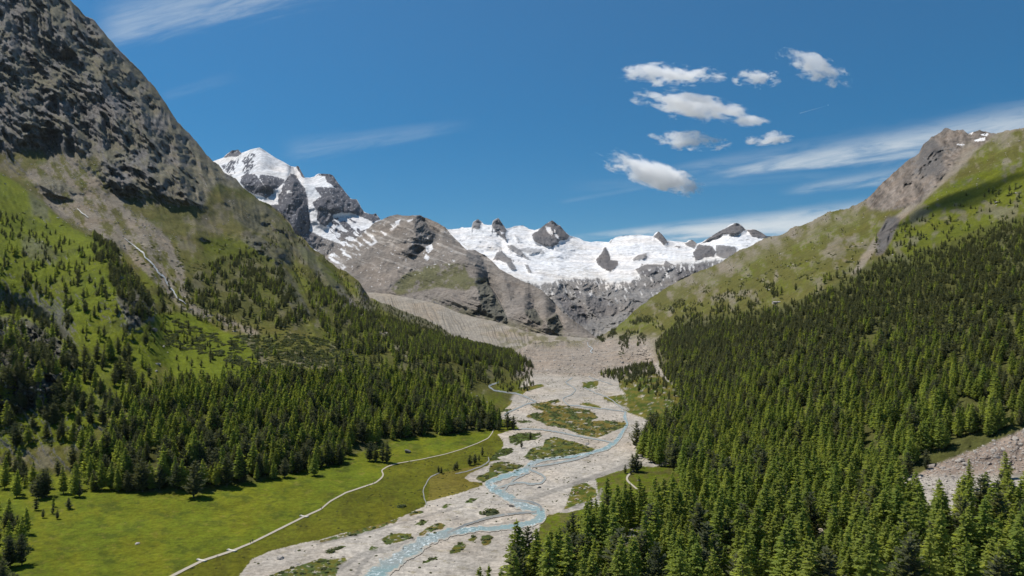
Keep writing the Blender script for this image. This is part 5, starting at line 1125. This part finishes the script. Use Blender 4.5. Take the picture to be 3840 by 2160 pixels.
# alpine hut
hp = NL.at(np.array([1953.]), np.array([764.]))[0]; sc_h = 20.0*hp[1]/F/14.0
e = bpy.data.objects.new('stone_hut', None); COL.objects.link(e); e.location = hp+np.array((0, 0, -.6)); e.rotation_euler = (0, 0, .12); e.scale = (sc_h,)*3
def walls(bm):
    box(bm, (0, -2.35, 1.6), (14, .5, 3.2)); box(bm, (0, 2.35, 1.9), (14, .5, 3.8)); box(bm, (-6.75, 0, 1.8), (.5, 4.2, 3.6)); box(bm, (6.75, 0, 1.8), (.5, 4.2, 3.6))
bm_obj('wall', walls, MWALL, e)
for k_, (x0, x1_) in enumerate(((-7.3, .2), (1.4, 7.3))):
    def rf(bm, x0=x0, x1_=x1_):
        vs = [bm.verts.new(v) for v in [(x0, -3.1, 3.1), (x1_, -3.1, 3.1), (x1_, 0, 4.9), (x0, 0, 4.9), (x1_, 3.1, 3.3), (x0, 3.1, 3.3)]]
        us = [bm.verts.new(v.co+Vector((0, 0, .3))) for v in vs]
        for a_ in ((0, 1, 2, 3), (3, 2, 4, 5)): bm.faces.new([us[i] for i in a_]); bm.faces.new([vs[i] for i in reversed(a_)])
        for a_ in ((0, 1), (1, 2), (2, 4), (4, 5), (5, 3), (3, 0)): bm.faces.new((vs[a_[0]], vs[a_[1]], us[a_[1]], us[a_[0]]))
    bm_obj('roof', rf, MROOF, e)
bm_obj('doorway', lambda bm: box(bm, (-3.5, -2.62, 1.1), (1.2, .08, 2.1)), MDARK, e)
for wx in (-1.4, 3.2, 5): bm_obj('window', lambda bm: box(bm, (wx, -2.62, 1.8), (.9, .08, .9)), MDARK, e)
tag(e, 'long low stone alpine hut on the grass strip above the forest', 'hut')
# stone culvert slabs where ditches cross the path
for k_, (x, y, ang, lab) in enumerate(((507, 1411, .9, 'pale stone culvert slab under the path, the one nearest the picture bottom'), (583, 1386, .9, 'pale stone culvert slab under the path below the two walkers'), (765, 1300, .9, 'pale stone culvert slab under the path beyond the two walkers'))):
    p = NL.at(np.array([float(x)]), np.array([float(y)]))[0]
    e = bpy.data.objects.new('culvert', None); COL.objects.link(e); e.location = p+np.array((0, 0, .05)); pa = NL.at(np.array([x-20., x+20.]), np.array([y+8., y-8.]))
    e.rotation_euler = (0, 0, math.atan2(pa[1, 1]-pa[0, 1], pa[1, 0]-pa[0, 0]))
    bm_obj('slab', lambda bm: box(bm, (0, 0, .12), (1.3, 5.2, .5)), MSLAB, e)
    for s_ in (-1, 1): bm_obj('kerb_stone', lambda bm: box(bm, (0, 2.5*s_, .3), (1.6, .4, .55)), MSLAB, e)
    tag(e, lab, 'culvert')
# ------------------------------------------------------------------ people and animals
def skin_mesh(name, verts, edges, radii, mat, root=0, sub=1):
    me = bpy.data.meshes.new(name); me.from_pydata(verts, edges, []); o = bpy.data.objects.new(name, me); COL.objects.link(o)
    md = o.modifiers.new('skin', 'SKIN'); md2 = o.modifiers.new('sub', 'SUBSURF'); md2.levels = sub; md2.render_levels = sub
    for i, r_ in enumerate(radii):
        v = me.skin_vertices[0].data[i]; v.radius = (r_, r_) if not isinstance(r_, tuple) else r_; v.use_root = (i == root)
    dg = bpy.context.evaluated_depsgraph_get(); ev = o.evaluated_get(dg); m2 = bpy.data.meshes.new_from_object(ev); bpy.data.objects.remove(o); m2.materials.clear(); m2.materials.append(mat)
    for p in m2.polygons: p.use_smooth = True
    return m2
MSKIN = simple_mat('skin', (.45, .28, .2)); MHAIR = simple_mat('hair', (.05, .035, .025))
bverts = [(0, 0, .95), (0, 0, 1.12), (0, 0, 1.32), (0, 0, 1.46), (0, -.01, 1.54), (0, -.02, 1.66), (0, -.01, 1.75), (.17, 0, 1.42), (.25, .05, 1.14), (.22, -.12, .92), (.21, -.18, .84), (-.17, 0, 1.42), (-.25, -.02, 1.14), (-.23, .1, .9), (-.22, .15, .82),
          (.09, 0, .88), (.11, -.16, .48), (.11, -.20, .08), (.11, -.32, .04), (-.09, 0, .88), (-.11, .05, .48), (-.11, .28, .12), (-.11, .20, .04)]
bedges = [(0, 1), (1, 2), (2, 3), (3, 4), (4, 5), (5, 6), (3, 7), (7, 8), (8, 9), (9, 10), (3, 11), (11, 12), (12, 13), (13, 14), (0, 15), (15, 16), (16, 17), (17, 18), (0, 19), (19, 20), (20, 21), (21, 22)]
brad = [(.15, .10), (.14, .10), (.16, .11), (.09, .08), .06, .10, .075, .065, .045, .035, .04, .065, .045, .035, .04, .09, .06, .045, .04, .09, .06, .045, .04]
body_m = skin_mesh('person_body', bverts, bedges, brad, MSKIN)
jk = {}
def clothes(col, jacket=True):
    key = (col, jacket)
    if key in jk: return jk[key]
    mt = simple_mat('cloth', col)
    if jacket: ids = [0, 1, 2, 3, 7, 8, 9, 11, 12, 13]
    else: ids = [0, 15, 16, 17, 19, 20, 21]
    mp = {v: i for i, v in enumerate(ids)}; ed = [(mp[a_], mp[b_]) for a_, b_ in bedges if a_ in mp and b_ in mp]
    rr = [(brad[i] if isinstance(brad[i], tuple) else (brad[i], brad[i])) for i in ids]; rr = [(a_+.02, b_+.02) for a_, b_ in rr]
    jk[key] = skin_mesh('clothing', [bverts[i] for i in ids], ed, rr, mt); return jk[key]
bmh = bmesh.new(); bmesh.ops.create_uvsphere(bmh, u_segments=10, v_segments=8, radius=.115)
for v in list(bmh.verts):
    if v.co.z < -.02 and v.co.y < .03: bmh.verts.remove(v)
hair_m = bpy.data.meshes.new('hair'); bmh.to_mesh(hair_m); bmh.free(); hair_m.materials.append(MHAIR)
PEOPLE = [(630, 1367.5, .3, (.25, .22, .18), (.06, .05, .05), 'person in a pale jacket walking on the path beside a second walker'), (635.5, 1365, .3, (.05, .05, .07), (.05, .05, .06), 'person in dark clothes walking on the path beside a walker in pale jacket'),
          (808.5, 1282.5, 2.9, (.18, .10, .07), (.06, .05, .05), 'person walking alone on the straight part of the path'), (940, 1217.5, 2.6, (.08, .07, .07), (.05, .05, .06), 'person on the path just before its sharp bend'),
          (1014, 1385.5, 1.2, (.20, .15, .11), (.14, .11, .09), 'person in brown clothes standing on the gravel at the river edge')]
for x, y, rz, cj, ct, lab in PEOPLE:
    e = bpy.data.objects.new('person', None); COL.objects.link(e); e.location = NL.at(np.array([float(x)]), np.array([float(y)]))[0]+np.array((0, 0, .22)); e.rotation_euler = (0, 0, rz)
    link('body', body_m, e); link('jacket', clothes(cj), e); link('trousers', clothes(ct, False), e); link('hair', hair_m, e, (0, 0, 1.69)); tag(e, lab, 'person')
sv = [(-.45, 0, .75), (0, 0, .78), (.42, 0, .78), (.62, 0, .98), (.78, 0, 1.0), (.95, 0, .92), (-.58, 0, .72), (-.68, 0, .5), (.38, .14, .6), (.38, .15, .35), (.38, .15, .04), (.38, -.14, .6), (.38, -.15, .35), (.40, -.15, .04), (-.42, .14, .62), (-.34, .15, .42), (-.45, .15, .28), (-.44, .15, .04),
      (-.42, -.14, .62), (-.34, -.15, .42), (-.45, -.15, .28), (-.44, -.15, .04), (.78, .13, 1.08), (.78, -.13, 1.08)]
se = [(0, 1), (1, 2), (2, 3), (3, 4), (4, 5), (0, 6), (6, 7), (2, 8), (8, 9), (9, 10), (2, 11), (11, 12), (12, 13), (0, 14), (14, 15), (15, 16), (16, 17), (0, 18), (18, 19), (19, 20), (20, 21), (4, 22), (4, 23)]
sr = [.24, .27, .25, .13, .11, .06, .08, .03, .09, .05, .04, .09, .05, .04, .1, .06, .045, .04, .1, .06, .045, .04, .03, .03]
MWOOL = simple_mat('pale_wool', (.68, .60, .50)); MWOOL2 = simple_mat('brown_wool', (.42, .26, .17)); MWOOLD = simple_mat('dark_wool', (.05, .04, .035))
sheep_ms = [skin_mesh('sheep_body', sv, se, sr, mt, 1, 2) for mt in (MWOOL, MWOOL2, MWOOLD)]
for x, y, k_, rz, lab in ((1458.5, 1231, 0, .2, 'pale sheep at the left end of the upper row on the gravel island'), (1462.5, 1230.5, 2, 2.8, 'dark sheep between two pale ones on the gravel island'), (1471, 1233.5, 0, .1, 'large pale sheep lowest of the upper row'), (1475.5, 1228.5, 0, 2.9, 'pale sheep uppermost of the flock'),
                          (1481.5, 1230.5, 0, .3, 'pale sheep at the river end of the upper row'), (1443, 1240.5, 1, 1.0, 'brown sheep at the gravel rim of the island'), (1452.7, 1242.5, 1, .6, 'reddish sheep alone in the middle of the island'), (1443, 1245, 0, 1.2, 'pale sheep below the brown one at the gravel rim'), (1448, 1260.5, 1, .1, 'brown sheep alone low on the island')):
    p = NL.at(np.array([float(x)]), np.array([float(y)]))[0]
    o = link('sheep', sheep_ms[k_], None, p); o.rotation_euler = (0, 0, rz); o.scale = (1.25,)*3; tag(o, lab, 'sheep', 'flock on the gravel island')

# ------------------------------------------------------------------ airliner high above
AD = 33000.
def W(x, y, D): return np.array((D*(x-CX)/F, D, H-D*(y-YH)/F))
MAIR = simple_mat('aircraft_white', (.85, .85, .86), .4)
e = bpy.data.objects.new('airliner', None); COL.objects.link(e); p0 = W(2083, 264.5, AD); e.location = p0; e.rotation_euler = (0, -.25, .25); e.scale = (1.3,)*3
def fus(bm):
    prof = [(-36, .3), (-30, 1.6), (-20, 2.9), (22, 3), (30, 2.4), (34, 1.2), (36, .2)]; rings = []
    for x_, r_ in prof: rings.append([bm.verts.new((x_, r_*math.cos(a_), r_*math.sin(a_)+(1.2 if x_ < -25 else 0))) for a_ in [2*math.pi*i/12 for i in range(12)]])
    for A_, B_ in zip(rings[:-1], rings[1:]):
        for i in range(12): bm.faces.new((A_[i], A_[(i+1) % 12], B_[(i+1) % 12], B_[i]))
    bm.faces.new(rings[0]); bm.faces.new(list(reversed(rings[-1])))
def slab(bm, pts, th):
    lo = [bm.verts.new((x_, y_, z_-th/2)) for x_, y_, z_ in pts]; hi = [bm.verts.new((x_, y_, z_+th/2)) for x_, y_, z_ in pts]
    bm.faces.new(hi); bm.faces.new(list(reversed(lo))); n = len(pts)
    for i in range(n): bm.faces.new((lo[i], lo[(i+1) % n], hi[(i+1) % n], hi[i]))
bm_obj('fuselage', fus, MAIR, e)
for s_ in (-1, 1):
    bm_obj('wing', lambda bm: slab(bm, [(8, 2*s_, -.5), (-8, 32*s_, 2), (-11, 32*s_, 2), (-4, 2*s_, -.5)], .7), MAIR, e)
    bm_obj('tailplane', lambda bm: slab(bm, [(-28, 1*s_, 1.5), (-34, 11*s_, 2.2), (-36, 11*s_, 2.2), (-33, 1*s_, 1.5)], .4), MAIR, e)
    bm_obj('engine', lambda bm: [bmesh.ops.create_cone(bm, cap_ends=True, segments=12, radius1=1.4, radius2=1.7, depth=5, matrix=Matrix.Translation((4, 10*s_, -2.2)) @ Matrix.Rotation(R(90), 4, 'Y'))], MAIR, e)
bm_obj('tail_fin', lambda bm: slab(bm, [(-27, -.2, 3), (-35, -.2, 11), (-37, -.2, 11), (-34, -.2, 3)], .4), MAIR, e)
tag(e, 'tiny white airliner ahead of its thin vapour trail', 'aircraft')

# ------------------------------------------------------------------ clouds: soft volumes
def cloud_mat(name, dens_, seed, freq=2.2, edge=.55, stretch=(1, 1, 1), rag=1.0):
    m, t = mat_new(name)
    co = t.new('ShaderNodeTexCoord').outputs['Object']
    off = t.new('ShaderNodeVectorMath', {0: co, 1: (seed*3.7, seed*1.9, seed*.7)}, operation='ADD').outputs[0]
    mp = t.new('ShaderNodeMapping', {0: off, 3: stretch}, vector_type='POINT').outputs[0]
    n = t.noise(mp, freq, 8, .66, .35)
    nl = t.noise(mp, freq*.42, 2, .5)
    ln = t.new('ShaderNodeVectorMath', {0: co}, operation='LENGTH').outputs['Value']
    r_ = t.m('SUBTRACT', 1.0, ln)
    f = t.m('ADD', t.m('MULTIPLY', r_, .85), t.m('ADD', t.m('MULTIPLY', t.m('SUBTRACT', n, .5), 3.2*rag), t.m('MULTIPLY', t.m('SUBTRACT', nl, .5), 1.8*rag)))
    d = t.m('MULTIPLY', t.m('MULTIPLY', t.ss(f, edge-.10, edge+.22), t.ss(r_, 0.0, .12)), dens_)
    v = t.new('ShaderNodeVolumePrincipled', {'Color': (1, 1, 1, 1), 'Density': d, 'Anisotropy': .45})
    em_ = t.m('MULTIPLY', d, 0.0)
    t.new('ShaderNodeOutputMaterial', {1: v.outputs[0]}); return m
icom = bmesh.new(); bmesh.ops.create_icosphere(icom, subdivisions=3, radius=1.0)
CD = 14200.
# x, y centre, half length, half height (survey units), tilt, density, raggedness, label
CLOUDS = [(1625, 430, 138, 34, -.36, 1.0, .34, .75, 'largest white cloud, a long slanting bank low over the glaciers'), (1690, 190, 118, 27, -.02, .9, .42, 1., 'long ragged white cloud at the top of the cluster'), (1905, 198, 52, 26, 0, .9, .40, 1., 'small white cloud beside the long one at the top of the cluster'),
          (2050, 172, 88, 30, -.42, .7, .46, 1.1, 'arched thin cloud highest on the right of the cluster'), (1755, 272, 150, 26, -.2, .85, .46, 1.15, 'long broken cloud running through the middle of the cluster'), (1735, 355, 90, 26, -.12, .8, .44, 1.15, 'ragged cloud with looped wisps under the middle one'),
          (1932, 348, 56, 20, .05, .85, .42, 1.1, 'small flat bright cloud right above the long cirrus streak'), (1697, 293, 16, 12, 0, .5, .5, 1.2, 'tiny wisp under the long broken cloud')]
for i, (x, y, a_, b_, tl, dn, ed, rg, lab) in enumerate(CLOUDS):
    me = bpy.data.meshes.new('cloud'); icom.to_mesh(me)
    ax = a_*CD/F*1.32; az = b_*CD/F*1.08
    me.materials.append(cloud_mat('cloud_vapour_%d' % i, dn*.010, i+1, 3.6 if a_ > 60 else 2.4, ed+.02, (1, .6, max(.42, az/ax*2.0)), rg))
    o = link('cloud', me, None, W(x, y, CD+i*120)); o.scale = (ax, ax*.45, az); o.rotation_euler = (0, -tl, 0)
    tag(o, lab, 'cloud')
# vapour trail of the airliner
tr0, tr1 = W(2079, 266, AD), W(2012, 285, AD)
bmc = bmesh.new(); L_ = Vector(tr1-tr0); bmesh.ops.create_cone(bmc, cap_ends=True, segments=10, radius1=7, radius2=20, depth=L_.length)
me = bpy.data.meshes.new('vapour_trail'); bmc.to_mesh(me); bmc.free(); m, t = mat_new('vapour'); v = t.new('ShaderNodeVolumePrincipled', {'Color': (.97, .97, 1, 1), 'Density': .006}); t.new('ShaderNodeOutputMaterial', {1: v.outputs[0]}); me.materials.append(m)
o = link('vapour_trail', me, None, (tr0+tr1)/2); o.rotation_mode = 'QUATERNION'; o.rotation_quaternion = L_.to_track_quat('Z', 'Y'); tag(o, 'thin white vapour trail behind the airliner', 'vapour trail')

# a cloud above the frame whose shadow lies across the upper right slope
pa = NL.at(np.array([2215.]), np.array([590.]))[0]; pb = NL.at(np.array([2640.]), np.array([425.]))[0]
ka = (3000-(pa[2]+pb[2])/2)/sd.z; mid = (pa+pb)/2+np.array(sd)*ka; dv_ = pb-pa; hl = np.hypot(dv_[0], dv_[1])/2
me = bpy.data.meshes.new('cloud'); icom.to_mesh(me); me.materials.append(cloud_mat('cloud_vapour_high', .022, 11, 2.6, .2, (1, .5, .5), .9))
o = link('cloud', me, None, mid); o.scale = (hl*1.35, 95, 60); o.rotation_euler = (0, 0, math.atan2(dv_[1], dv_[0])); tag(o, 'long thin cloud overhead whose shadow crosses the upper right slope', 'cloud')


# thin mountain air: one closed box round everything below the clouds
bmx = bmesh.new(); box(bmx, (0, 6150, 1150), (13000, 12900, 2660)); me = bpy.data.meshes.new('haze'); bmx.to_mesh(me); bmx.free()
m, t = mat_new('mountain_air'); v = t.new('ShaderNodeVolumePrincipled', {'Color': (.72, .85, 1.0, 1), 'Density': 6.0e-6, 'Anisotropy': .2}); t.new('ShaderNodeOutputMaterial', {1: v.outputs[0]}); me.materials.append(m)
o = link('haze', me); o['kind'] = 'stuff'; o['label'] = 'thin blue mountain haze filling the valley'
